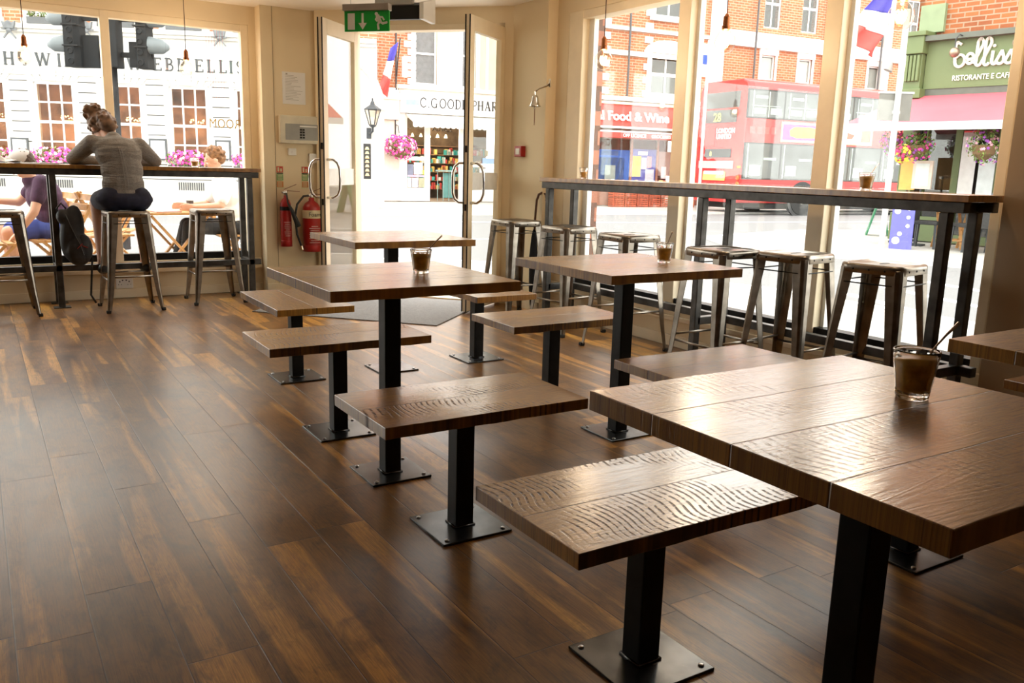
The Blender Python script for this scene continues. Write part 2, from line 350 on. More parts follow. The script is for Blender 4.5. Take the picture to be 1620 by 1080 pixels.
# ================================================================== THE ROOM
CH = 2.40
fl = MB().prism([(-3.7, -2.7), (4.0, -2.7), (4.0, 5.9), (3.86, 6.17), (2.68, 7.46), (2.5, 7.7), (-3.7, 7.7)], -.12, 0, 'z')
struct(fl, 'floor', FLOOR)
struct(MB().prism([(-3.7, -2.7), (4.1, -2.7), (4.1, 5.9), (3.92, 6.22), (2.72, 7.52), (2.5, 7.8), (-3.7, 7.8)], CH, CH+.2, 'z'), 'ceiling', CEIL)
struct(MB().box(-3.8, 4.0, -2.85, -2.7, 0, CH), 'wall_back', mat('dark_low_bounce_wall', (.10, .065, .04), .7))  # unseen back and left walls coloured dark to cut bounced light
struct(MB().box(-3.85, -3.7, -2.7, 7.7, 0, CH), 'wall_left', mat('dark_low_bounce_wall', (.10, .065, .04), .7))
# window wall (front left)
WY, WH0, WH1 = 7.6, .30, 2.25
wl = MB(); wall_cells(wl, -3.7, 2.13, 0, CH, [(-3.3, 2.07, WH0, WH1)], WY, WY+.16); struct(wl, 'wall_front', WHITEWASH)
wf = MB()
for a, b in ((-3.3, -3.24), (-2.32, -2.25), (-.7, -.635), (.935, 1.0), (2.01, 2.07)): wf.box(a, b, WY+.005, WY+.10, WH0, WH1)
wf.box(-3.3, 2.07, WY+.008, WY+.095, WH1-.055, WH1)
w1 = struct(wf, 'window_1', FRAMEWOOD, bevel=.004)
MB().box(-3.3, 2.07, WY+.02, WY+.09, WH0, WH0+.055).build('bottom_rail', BLACK, w1)
MB().box(-3.3, 2.07, WY+.045, WY+.051, WH0, WH1).build('pane', GLASS, w1)
struct(MB().box(-3.7, 2.12, WY-.035, WY, .205, .235).box(-3.7, 2.12, WY-.02, WY, .235, .30), 'trim_1', FRAMEWOOD, bevel=.004)
struct(MB().box(-3.7, 2.13, WY-.016, WY, 0, .075), 'baseboard_front', FRAMEWOOD, bevel=.004)
# blank panel wall with the extinguishers
PW = MB().box(2.13, 2.66, 7.45, 7.78, 0, CH); struct(PW, 'wall_panel', WHITEWASH)
struct(MB().box(2.125, 2.64, 7.434, 7.45, 0, .08), 'baseboard_panel', FRAMEWOOD, bevel=.004)
struct(MB().box(2.228, 2.232, 7.447, 7.452, .08, CH), 'joint_shadow_line', mat('joint_shadow_brown', (.35, .27, .17)))  # thin brown strip painted as the shadow line down the panel
# entrance set at 45 degrees
D0 = Vector((2.62, 7.36, 0)); D1 = Vector((3.77, 6.12, 0)); dd = (D1-D0).normalized(); DRZ = math.atan2(dd.y, dd.x); DL = (D1-D0).length; DHH = 2.27
dw = MB(); wall_cells(dw, -.06, DL+.04, 0, CH, [(.27, DL-.06, 0, DHH)], 0, .16)
o = struct(dw, 'wall_entrance', WHITEWASH); o.location = D0; o.rotation_euler[2] = DRZ
df = MB().box(.27, .31, .0, .12, 0, DHH).box(DL-.10, DL-.06, 0, .12, 0, DHH).box(.27, DL-.06, 0, .12, DHH-.045, DHH).box(.27, DL-.06, .0, .12, -.01, .012)
o = struct(df, 'door_1', FRAMEWOOD, bevel=.003); o.location = D0; o.rotation_euler[2] = DRZ
def door_leaf(hinge_s, ang, label, mirror):
    H = D0+dd*hinge_s; n = Vector((dd.y, -dd.x, 0)); a = math.radians(ang); dr = (dd*mirror*math.cos(a)+n*math.sin(a)); rz = math.atan2(dr.y, dr.x)
    W, T, Z0, Z1 = .635, .045, .015, 2.235
    L = empty('door_leaf', H, rz, label, 'door', 'double entrance doors standing open')
    f = MB().box(0, .075, -T/2, T/2, Z0, Z1).box(W-.075, W, -T/2, T/2, Z0, Z1).box(.075, W-.075, -T/2, T/2, Z1-.11, Z1).box(.075, W-.075, -T/2, T/2, Z0, Z0+.13)
    f.build('leaf_frame', FRAMEWOOD, L, bevel=.003)
    MB().box(.07, W-.07, -.004, .004, Z0+.12, Z1-.1).build('pane', GLASS, L)
    MB().box(.075, W-.075, -.007, .007, .955, 1.09).build('frosted_band', mat('frosted_film', (.8, .8, .77), .6), L)
    sl = MB().box(W, W+.004, -T/2, -T/2+.009, Z0, Z1).box(W, W+.004, T/2-.009, T/2, Z0, Z1); sl.build('seal', BLACK, L)
    for zz in (.80, 1.24): MB().box(W, W+.003, -.008, .008, zz, zz+.05).build('latch', BLACK, L)
    for sd in (-1, 1):
        x = W-.04; pts = [(x, sd*T/2, 1.16), (x, sd*(T/2+.055), 1.16), (x, sd*(T/2+.09), 1.135), (x, sd*(T/2+.108), 1.09), (x, sd*(T/2+.112), 1.01), (x, sd*(T/2+.108), .93), (x, sd*(T/2+.09), .885), (x, sd*(T/2+.055), .86), (x, sd*T/2, .86)]
        MB().tube(pts, .011, 10).build('handle', CHROME, L, smooth=True)
    return L
door_leaf(.325, 90, 'cream glazed door leaf beside the fire extinguishers, swung inward', 1)
door_leaf(DL-.075, 82, 'cream glazed door leaf beside the bell pillar, swung inward', -1)
# pillar with the bell
struct(MB().box(3.78, 4.12, 5.62, 6.13, 0, CH), 'wall_pillar', WHITEWASH)
struct(MB().box(3.765, 3.78, 5.61, 6.13, 0, .08).box(3.765, 3.87, 5.605, 5.62, 0, .08), 'baseboard_pillar', FRAMEWOOD)
# right window wall
RX, RH0, RH1 = 3.87, .26, 2.27
rw = MB(); M90 = Matrix.Rotation(PI/2, 4, 'Z')
for y0, y1, z0, z1 in ((2.04, 2.10, 0, CH), (2.10, 5.62, 0, RH0), (2.10, 5.62, RH1, CH), (5.47, 5.62, RH0, RH1)): rw.box(RX, RX+.16, y0, y1, z0, z1)
struct(rw, 'wall_right', WHITEWASH)
struct(MB().box(3.765, 4.03, -2.7, 2.04, 0, CH), 'wall_pier', mat('brown_pier', (.42, .30, .185), .6, var=.04, scale=2))  # pier coloured browner and darker than the cream plaster around it
rf = MB()
for a, b in ((2.10, 2.15), (3.045, 3.15), (4.175, 4.28), (5.30, 5.47)): rf.box(RX+.0, RX+.13, a, b, RH0, RH1)
rf.box(RX+.005, RX+.125, 2.10, 5.47, RH1-.06, RH1)
w2 = struct(rf, 'window_2', FRAMEWOOD, bevel=.004)
mw = MB()
for a, b in ((3.02, 3.175), (4.15, 4.305), (5.24, 5.33)): mw.box(RX+.06, RX+.10, a, b, RH0, RH1)
mw.build('white_bead', WHITE, w2)
MB().box(RX+.01, RX+.09, 2.12, 5.40, RH0, RH0+.055).build('bottom_rail', BLACK, w2)
MB().box(RX+.07, RX+.076, 2.12, 5.40, RH0, RH1).build('pane', GLASS, w2)
struct(MB().box(RX-.035, RX, 2.045, 5.62, .175, .205).box(RX-.015, RX, 2.045, 5.62, .205, .26), 'trim_3', FRAMEWOOD, bevel=.004)
struct(MB().box(RX-.016, RX, 2.05, 5.62, 0, .075), 'baseboard_right', FRAMEWOOD, bevel=.004)
# coir mat at the entrance
e1 = Vector((2.755, 5.41, 0)); e2 = Vector((-.68, .733, 0)); e3 = Vector((.733, .68, 0))
mp = [e1, e1+e2*1.52, e1+e2*1.52+e3*1.0, e1+e3*1.25+e2*.1]
mp = [e1, e1+e2*1.50, e1+e2*1.50+e3*.75, Vector((2.70, 7.20, 0)), Vector((3.62, 6.20, 0))]
g = G('grey_ribbed_matting'); nz = g.noise(g.coord(), 260, 2, .8); nb = g.noise(g.coord(), 60, 2)
MATTING = g.bsdf(g.mix(.5, g.ramp(nz, [(.35, (.07, .07, .072)), (.65, (.50, .50, .50))]), g.ramp(nb, [(.3, (.18, .18, .18)), (.7, (.32, .32, .32))])), .95, 0, nz, .8, .004)
tag(MB().prism([(p.x, p.y) for p in mp], 0, .008, 'z').build('entrance_mat', MATTING), 'speckled grey entrance mat in front of the open doors', 'mat')

# ------------------------------------------------------------------ tables and benches
CW = .063
def pedestal(root, top_z, plate):
    MB().box(-CW/2, CW/2, -CW/2, CW/2, .008, top_z).build('column', BLACK, root, bevel=.004)
    p = MB().box(-plate/2, plate/2, -plate/2, plate/2, 0, .008).build('base_plate', PLATE, root, bevel=.0015)
    wl = MB(); k = CW/2+.002
    for a, b in (((-k, -k), (k, -k)), ((k, -k), (k, k)), ((k, k), (-k, k)), ((-k, k), (-k, -k))): wl.tube([(a[0], a[1], .010), (b[0], b[1], .010)], .004, 6)
    wl.build('weld', PLATE, root, smooth=True)
    for i in (-1, 1):
        for j in (-1, 1):
            MB().lathe([(.0075, .008), (.0075, .0105), (.005, .0125), (.002, .013)], 12, Matrix.Translation((i*(plate/2-.022), j*(plate/2-.022), 0))).build('bolt', BOLT, p, smooth=False)
def plank_top(w, d, th, z, seed):
    """slab with softly uneven sawn edges"""
    rnd = random.Random(seed); n = 14; mb = MB(); xs = [-w/2+w*i/n for i in range(n+1)]
    prof = [rnd.uniform(0, .0022) for _ in xs]; pr2 = [rnd.uniform(0, .0022) for _ in xs]
    vs = []
    for i, x in enumerate(xs):
        a, b = -d/2+prof[i], d/2-pr2[i]; lo = z-th+rnd.uniform(-.0015, .0015)
        vs += [(x, a, lo), (x, b, lo), (x, b, z), (x, a, z)]
    fs = [(0, 1, 2, 3), tuple(4*n+k for k in (3, 2, 1, 0))]
    for i in range(n):
        for k in range(4): fs.append((4*i+k, 4*i+(k+1) % 4, 4*i+4+(k+1) % 4, 4*i+4+k))
    return mb.add(vs, fs)
TTH = .035
def make_table(x, y, label, seed):
    r = empty('pedestal_table', (x, y, 0), 0, label, 'table', 'square oak tables on black steel pedestals')
    plank_top(.69, .68, TTH, .75, seed).build('tabletop', OAK_T, r, bevel=.0018); pedestal(r, .75-TTH, .232); return r
def make_bench(x, y, rz, label, seed):
    r = empty('pedestal_bench', (x, y, 0), rz, label, 'bench', 'small oak benches on black steel pedestals')
    plank_top(.69, .396, .034, .43, seed).build('seat', OAK_B, r, bevel=.0018); pedestal(r, .43-.034, .244); return r
make_table(1.247, .832, 'largest oak table in the right foreground with a glass on it', 1)
make_table(1.243, 2.815, 'oak table with a glass, standing between two benches left of centre', 2)
make_table(1.935, 4.36, 'farthest bare oak table, in front of the open doors', 3)
make_table(2.336, 2.82, 'oak table with a glass, nearest the row of stools', 4)
make_table(2.36, .84, 'oak table cut by the right edge, behind the foreground glass', 5)
make_bench(1.25, 1.38, 0, 'foreground oak bench with curved saw marks under the largest table', 11)
make_bench(1.244, 2.264, 0, 'oak bench on the near side of the left centre table', 12)
make_bench(1.254, 3.382, 0, 'oak bench on the far side of the left centre table', 13)
make_bench(1.392, 4.382, PI/2, 'leftmost far oak bench, at the left end of the farthest table', 14)
make_bench(2.502, 4.382, PI/2, 'oak bench at the stool side of the farthest table', 15)
make_bench(2.364, 3.393, 0, 'pale oak bench on the far side of the table nearest the stools', 16)
make_bench(2.362, 2.278, 0, 'oak bench partly hidden behind the largest table, below the stools', 17)
make_bench(2.365, 1.44, 0, 'oak bench with its steel base seen under the largest table', 18)
make_bench(3.46, 1.40, 0, 'oak bench corner at the right edge beneath the cut-off table', 19)

# ------------------------------------------------------------------ high counters along the windows
def angle_post(root, x, y, z0, z1, w=.045):
    p = MB().box(x-w/2, x+w/2, y-w/2, y+w/2, z0, z1).build('post', RAWST, root, bevel=.004)
    MB().box(x-w*1.3, x+w*1.3, y-w*1.1, y+w*1.1, 0, .006).build('foot_plate', RAWST, p)
def counter(name, label, x0, x1, y0, y1, posts, long_x):
    r = empty(name, ((x0+x1)/2, (y0+y1)/2, 0), 0, label, 'counter', 'high window counters'); cx, cy = r.location.x, r.location.y
    a0, a1, b0, b1 = x0-cx, x1-cx, y0-cy, y1-cy
    top = MB().box(a0, a1, b0, b1, 1.042, 1.072) if long_x else MB().box(b0, b1, -a1, -a0, 1.042, 1.072)
    t = top.build('countertop', OAK_C, r, bevel=.003)
    if not long_x: t.rotation_euler[2] = PI/2
    i = .03; f = MB(); W = .045
    if long_x:
        for yy in (b0+i, b1-i): f.bar((a0+.02, yy, 1.018), (a1-.02, yy, 1.018), W)
        for px in posts: f.bar((px-cx, b0+i, 1.018), (px-cx, b1-i, 1.018), W); f.bar((px-cx, b0+i, .30), (px-cx, b1-i, .30), W)
        f.bar((a0+.02, b0+i, .30), (a1-.02, b0+i, .30), W)
        f.build('rail_frame', RAWST, r, bevel=.003)
        for px in posts:
            for yy in (b0+i, b1-i): angle_post(r, px-cx, yy, .0, .995)
    else:
        for xx in (a0+i, a1-i): f.bar((xx, b0+.02, 1.018), (xx, b1-.02, 1.018), W)
        for py in posts: f.bar((a0+i, py-cy, 1.018), (a1-i, py-cy, 1.018), W); f.bar((a0+i, py-cy, .28), (a1-i, py-cy, .28), W)
        f.bar((a1-i, b0+.02, .28), (a1-i, b1-.02, .28), W)
        f.build('rail_frame', RAWST, r, bevel=.003)
        for py in posts:
            for xx in (a0+i, a1-i): angle_post(r, xx, py-cy, .0, .995)
    return r
counter('window_counter', 'long narrow wooden counter in front of the left window where the woman sits', -3.2, 2.04, 7.23, 7.53, (-2.7, -1.1, .50, 1.945), True)
counter('window_counter', 'long narrow wooden counter along the right window behind the six stools', 3.52, 3.80, 2.05, 5.28, (2.157, 3.625, 5.185), False)

# ------------------------------------------------------------------ metal stools
def make_stool():
    r = empty('metal_stool', (0, 0, 0), 0, None, 'stool', 'tall pressed metal stools'); H = .745; h = .152; rad = .045
    def rsq(a, rr, n=5):
        out = []
        for qx, qy, st in ((1, 1, 0), (-1, 1, 90), (-1, -1, 180), (1, -1, 270)):
            for i in range(n): t = math.radians(st+90*i/(n-1)); out.append((qx*(a-rr)+rr*math.cos(t), qy*(a-rr)+rr*math.sin(t)))
        return out
    rings = [(h*.96, .05, H-.045), (h, .05, H-.043), (h, .05, H-.012), (h-.004, .048, H-.003), (h-.014, .042, H), (h-.022, .038, H-.001), (h-.026, .036, H-.005), (.03, .02, H-.004)]
    vs = []; n = 20
    for a, rr, z in rings: vs += [(x, y, z) for x, y in rsq(a, rr)]
    fs = [(i*n+k, i*n+(k+1) % n, (i+1)*n+(k+1) % n, (i+1)*n+k) for i in range(len(rings)-1) for k in range(n)]
    fs.append(tuple((len(rings)-1)*n+k for k in range(n)))
    MB().add(vs, fs).build('seat', GALV, r, smooth=True)
    hh = MB(); pts = [(.05*math.cos(t)*.9, .014*math.sin(t)) for t in [2*PI*i/14 for i in range(14)]]; hh.prism(pts, H-.0045, H-.003, 'z'); hh.build('hand_slot', BLACK, r)
    rv = MB()
    for i in range(4):
        Mx = Matrix.Rotation(i*PI/2, 4, 'Z')
        for x in (-.075, .0, .075): rv.ball((x, -h-.0005, H-.026), (.005, .0025, .005), 8, Mx)
    rv.build('rivets', BLACK, r)
    for qx in (-1, 1):
        for qy in (-1, 1):
            vs = []; secs = [(.147, .072, H-.02), (.150, .068, H-.08), (.165, .055, .45), (.183, .040, .18), (.198, .027, .012)]
            for c, wd, z in secs:
                pr = [(c-wd, c), (c-wd*.35, c+.001), (c-wd*.1, c-wd*.1), (c+.001, c-wd*.35), (c, c-wd), (c-.004, c-wd), (c-.005, c-wd*.36), (c-wd*.13, c-wd*.16), (c-wd*.36, c-.005), (c-wd, c-.004)]
                vs += [(qx*a, qy*b, z) for a, b in pr]
            k = 10; fs = [(i*k+j, i*k+(j+1) % k, (i+1)*k+(j+1) % k, (i+1)*k+j) for i in range(len(secs)-1) for j in range(k)]+[tuple(range(k)), tuple((len(secs)-1)*k+j for j in range(k))]
            lg = MB().add(vs, fs).build('leg', GALV, r, smooth=False, bevel=.0012, seg=1)
            f = .193; MB().box(qx*f-.015, qx*f+.015, qy*f-.015, qy*f+.015, 0, .022).build('rubber_foot', RUBBER, lg, bevel=.004)
    def q(z): return .147+(.198-.147)*(H-z)/H-.012
    for i in range(4):
        a = i*PI/2; c, s_ = math.cos(a), math.sin(a); zz = .235 if i % 2 else .262; k = q(zz)
        rot = lambda x, y, z: (x*c-y*s_, x*s_+y*c, z)
        MB().tube([rot(-k, -k, zz), rot(k, -k, zz)], .0065, 8).build('footrest', GALV, r, smooth=True)
        k2 = q(.655)+.004; MB().tube([rot(-k2+.03, -k2-.004, .655), rot(k2-.03, -k2-.004, .655)], .0035, 6).build('brace', BLACK, r)
    return r
stool0 = make_stool()
stools = [(.958, 7.04, .04, 'metal stool the woman in the grey top sits on'),
          (1.617, 7.175, 0.0, 'empty metal stool right of the seated woman, before the left window'),
          (.135, 7.08, .03, 'metal stool cut off by the left edge of the picture'),
          (3.51, 5.57, .06, 'farthest metal stool on the right, in front of the umbrella handle'),
          (3.52, 4.89, .10, 'second metal stool from the umbrella, before the right window'),
          (3.51, 4.22, .0, 'third metal stool from the umbrella, behind the table nearest the stools'),
          (3.37, 3.27, .0, 'fourth metal stool from the umbrella, beside the counter post'),
          (3.59, 2.97, .14, 'second nearest metal stool on the right, left of the darkest one'),
          (3.60, 2.46, .16, 'nearest and darkest metal stool, left of the right counter end')]
for i, (x, y, a, lb) in enumerate(stools):
    s = stool0 if i == 0 else copy_tree(stool0); s.location = (x, y, 0); s.rotation_euler[2] = a; s['label'] = lb

# ------------------------------------------------------------------ glasses of coffee
COFFEE = mat('milky_coffee', (.85, .43, .07), .35, var=.25, scale=40); COFFEE_L = mat('iced_coffee_light', (.75, .42, .10), .4, var=.2, scale=40)
def make_glass(x, y, z, k, label, fill, coffee, spoon=None, nfac=10):
    r = empty('coffee_glass', (x, y, z), .3, label, 'glass', 'short faceted glasses of coffee'); n = nfac*4
    def prof(t, inner=0):  # t 0..1 height
        rr = .0275+.0125*t**1.1
        return (rr-inner)*k
    Hh = .088*k; vs = []; secs = []
    for t in [0, .02, .06, .12, .3, .5, .68, .76, .82, .9, .98, 1.0]: secs.append((prof(t)-(0.0015*k if t in (0, 1.0) else 0), t*Hh, t))
    for t in [1.0, .96, .8, .6, .4, .2, .13, .1]: secs.append((prof(t, .0032)-(.006*k if t == .1 else 0), t*Hh, -1))
    for rr, zz, t in secs:
        for j in range(n):
            a = 2*PI*j/n; fac = 1.0
            if 0.05 < t < .78:
                am = (a % (2*PI/nfac))-PI/nfac; fac = math.cos(PI/nfac)/math.cos(am)*1.012
            vs.append((rr*fac*math.cos(a), rr*fac*math.sin(a), zz))
    fs = [(i*n+j, i*n+(j+1) % n, (i+1)*n+(j+1) % n, (i+1)*n+j) for i in range(len(secs)-1) for j in range(n)]+[tuple(range(n))[::-1], tuple((len(secs)-1)*n+j for j in range(n))]
    MB().add(vs, fs).build('tumbler', TUMBLER, r, smooth=True)
    cf = [(.004*k, .101*Hh/1)]+[(prof(t, .0034), t*Hh) for t in (.12, .3, .5, .6, fill)]; cf[0] = (prof(.12, .006), .112*Hh)
    c = MB().lathe(cf, 28)
    ci = len(c.v)-28
    for j in range(28):  # foamy, slightly tilted surface
        a = 2*PI*j/28; v = c.v[ci+j]; c.v[ci+j] = (v[0], v[1], v[2]+.0035*k*math.cos(a+2.2))
    c.build('coffee', coffee, r, smooth=True)
    if spoon:
        a = Vector((-.012, .0, .02))*k; b = Vector((spoon[0]*.035, spoon[1]*.035, .088))*k; t = Vector((spoon[0]*.085, spoon[1]*.085, .135))*k
        m_ = MB(); m_.tube([a, b, b.lerp(t, .5)+Vector((0, 0, .002))*k, t], [.0018*k, .0016*k, .0022*k, .0034*k], 8)
        m_.build('spoon', mat('dull_spoon_steel', (.55, .42, .33), .25, 1.0), r, smooth=True)
    return r
make_glass(1.395, .870, .7505, 1.0, 'glass of brown coffee with a spoon on the largest foreground table', .82, COFFEE, (.75, -.55))
make_glass(1.36, 2.80, .7505, 1.0, 'glass of coffee with a thin spoon on the left centre table', .80, COFFEE, (.8, -.45))
make_glass(2.505, 2.77, .7505, .98, 'glass of coffee with upright spoon on the table nearest the stools', .72, COFFEE, (.35, -.2))
make_glass(1.535, 7.34, 1.0725, .85, 'nearly empty coffee glass on the left window counter', .55, COFFEE_L)
make_glass(3.66, 4.93, 1.0725, .85, 'half full coffee glass at the far end of the right window counter', .6, COFFEE_L)
make_glass(3.62, 2.62, 1.0725, .95, 'glass of light coffee with a straw on the near half of the right counter', .78, COFFEE_L, (.9, -.3))

# ------------------------------------------------------------------ pendant bulbs
CLEAR = thin_glass('clear_bulb_glass', (.95, .90, .82), 2.2)
COPPER = mat('copper_lampholder', (.45, .17, .07), .35, .9); CORD = mat('braided_brown_cord', (.06, .02, .015), .8)
def make_pendant():
    r = empty('pendant_bulb', (0, 0, 0), 0, None, 'lamp', 'bare globe bulbs on cords'); top = CH-1.82
    MB().lathe([(.03, top-.02), (.035, top-.012), (.035, top)], 16).build('ceiling_rose', COPPER, r)
    MB().tube([(0, 0, top-.01), (.001, 0, .3), (0, 0, .12)], .0028, 6).build('cord', CORD, r)
    MB().lathe([(.006, .135), (.012, .125), (.017, .118), (.018, .075), (.022, .073), (.022, .055), (.015, .05)], 16).build('lampholder', COPPER, r, smooth=False)
    b = MB().lathe([(.014, .058), (.02, .05), (.038, .036), (.052, .013), (.0565, -.012), (.05, -.038), (.034, -.058), (.014, -.067), (.001, -.069)], 24).build('bulb', CLEAR, r, smooth=True)
    pts = []
    for i in range(49):
        a = 2*PI*i/48; rr = .017+.006*math.cos(a*7); pts.append((rr*math.cos(a), rr*math.sin(a), -.005+.022*math.sin(a*7)))
    MB().tube(pts, .0011, 5, cap=False).build('filament', emis('glowing_filament', (1, .62, .28), 14), b)
    return r
def bulb_light(p):
    L = bpy.data.lights.new('bulb_light', 'POINT'); L.energy = 2.2; L.color = (1, .78, .55); L.shadow_soft_size = .02
    o = bpy.data.objects.new('bulb_light', L); COL.objects.link(o); o.parent = p
pend0 = make_pendant()
for i, (x, y, lb) in enumerate([(.39, 7.25, 'bare globe bulb at the far left, before the left window'), (1.49, 7.25, 'bare globe bulb on the right side of the left window'),
    (3.45, 4.49, 'bare globe bulb before the red brick pier, left of the bus'), (3.45, 3.445, 'bare globe bulb hanging just above the left end of the bus'), (3.45, 2.415, 'largest bare globe bulb, overlapping the tricolour flag')]):
    p = pend0 if i == 0 else copy_tree(pend0); p.location = (x, y, 1.835 if y > 7 else 1.825); p['label'] = lb; bulb_light(p)

# ------------------------------------------------------------------ signs and fittings near the door
es = empty('exit_sign', (2.372, 5.738, 2.02), math.atan2(-.733, .68), 'green fire exit sign with arrow and running figure, hung from the ceiling', 'sign')
SIGNG = mat('exit_sign_green', (.0, .42, .04), .35, var=.02); SIGNW = mat('exit_sign_white', (.85, .85, .75), .5)
MB().box(-.165, .165, -.006, .006, 0, .135).build('sign_panel', SIGNG, es, bevel=.001)
MB().box(-.17, .17, -.03, .03, .132, .176).build('housing', mat('brushed_grey_housing', (.38, .34, .29), .4, .4), es, bevel=.004)
for x in (-.12, .12): MB().tube([(x, 0, .17), (x, 0, .38)], .0015, 6).build('wire', BOLT, es)
pg = MB(); yo0, yo1 = -.0085, -.006
pg.box(-.14, -.088, yo0, yo1, .012, .118); pg.box(-.037, -.022, yo0, yo1, .05, .118); pg.prism([(-.06, .055), (.001, .055), (-.0295, .012)], yo0, yo1)
c = [(.072+.0115*math.cos(a), .112+.0115*math.sin(a)) for a in [2*PI*i/14 for i in range(14)]]; pg.prism(c, yo0, yo1)
for pts, wd in (([(.08, .100), (.098, .062)], .026), ([(.085, .094), (.116, .09), (.128, .072)], .011), ([(.078, .094), (.066, .076), (.078, .064)], .010), ([(.095, .062), (.118, .05), (.145, .055)], .015), ([(.095, .066), (.083, .042), (.088, .012)], .014), ([(.138, .055), (.150, .058)], .012)): stroke(pg, pts, wd, yo0, yo1)
pg.build('pictogram', SIGNW, es)
mf = Frame((2.85, 6.15), (.68, -.733)); a = mf.at(567, 32); b = mf.at(664, 34)
mo = mf.root('ceiling_loudspeaker', 'black box unit with a pale side hung at the ceiling behind the exit sign', 'speaker')
MB().prism([(0, a[1]), (.22, a[1]+.03), (.22, 2.36), (0, 2.30)], a[0], b[0], 'x').build('cabinet', mat('matt_black_plastic', (.012, .011, .010), .5, Specular_IOR_Level=.2), mo, bevel=.006)
MB().prism([(-.01, a[1]+.0), (.24, a[1]+.0), (.24, 2.38), (-.01, 2.32)], b[0], b[0]+.035, 'x').build('side_panel', PLASTICW, mo, bevel=.003)
MB().box(a[0]+.1, b[0]-.1, .08, .14, 2.30, 2.40).build('ceiling_bracket', PLASTICW, mo)

def wallthing(name, x0, x1, z0, z1, label, cat, group=None): return empty(name, ((x0+x1)/2, 7.45, z0), 0, label, cat, group)
n = wallthing('notice', 2.305, 2.505, 1.62, 1.885, 'white printed notice in a clear sleeve above the alarm panel', 'notice')
MB().box(-.1, .1, -.004, 0, 0, .265).build('sheet', PAPER, n)
l = MB()
rn = random.Random(3)
for i in range(17): l.box(-.075, -.075+rn.uniform(.05, .15), -.0048, -.004, .235-i*.0125, .2375-i*.0125)
l.box(-.07, -.055, -.0048, -.004, .243, .253); l.build('print', mat('grey_print', (.38, .35, .33), .8), n)
a = wallthing('alarm_panel', 2.26, 2.60, 1.29, 1.53, 'cream fire alarm control panel with grey keypad, below the notice', 'panel')
MB().box(-.17, .19, -.055, 0, 0, .235).build('case', mat('cream_enamel_case', (.66, .60, .46), .4), a, bevel=.006)
MB().box(-.125, .17, -.058, -.054, .03, .165).build('keypad_plate', mat('grey_keypad', (.33, .33, .31), .5), a)
kb = MB()
for i in range(2):
    for j in range(4): kb.box(.0+i*.024, .018+i*.024, -.061, -.057, .045+j*.022, .058+j*.022)
kb.build('keys', BLACK, a); MB().box(-.0, .15, -.0605, -.057, .14, .152).build('display_strip', PLASTICW, a)
for x0, x1, z0, z1, nm, lb in ((2.335, 2.405, 1.19, 1.25, 'junction_box', 'small white junction box under the left half of the alarm panel'), (2.52, 2.60, 1.13, 1.21, 'switch_box', 'white fused switch box partly hidden by the door leaf')):
    s = wallthing(nm, x0, x1, z0, z1, lb, 'switch'); k = (x1-x0)/2
    MB().box(-k, k, -.03, 0, 0, z1-z0).build('box', PLASTICW, s, bevel=.004); MB().box(-.006, .006, -.036, -.03, .02, .034).build('rocker', PLASTICW, s)
YEL = mat('photoluminescent_cream', (.72, .68, .42), .6); SRED = mat('sign_red', (.62, .06, .02), .5); SGRN = mat('sign_green', (.16, .36, .12), .5); SORG = mat('sign_orange', (.66, .22, .06), .5)
idsign0 = None
for x, lb in ((2.262, 'narrow extinguisher information sign above the left extinguisher'), (2.485, 'narrow extinguisher information sign above the right extinguisher')):
    if idsign0 is None:
        s = empty('information_sign', (x, 7.45, .905), 0, lb, 'sign', 'extinguisher information signs'); idsign0 = s
        MB().box(-.032, .032, -.003, 0, 0, .195).build('backing', YEL, s)
        MB().box(-.028, .028, -.0045, -.003, .137, .19).build('red_field', SRED, s); MB().box(-.028, .028, -.0045, -.003, .07, .122).build('green_field', SGRN, s); MB().box(-.028, .028, -.0045, -.003, .012, .062).build('orange_field', SORG, s); MB().box(-.028, .028, -.0045, -.003, .126, .134).build('black_line', BLACK, s)
        p = MB().box(-.02, -.006, -.006, -.0045, .145, .182).box(.004, .018, -.006, -.0045, .145, .172)
        for i in range(4): p.box(-.022, .02, -.006, -.0045, .078+i*.011, .083+i*.011); p.box(-.022, .018, -.006, -.0045, .018+i*.011, .023+i*.011)
        tag(p.build('symbols', YEL, s), 'cream symbols and lines of print')
    else: s = copy_tree(idsign0); s.location.x = x; s['label'] = lb
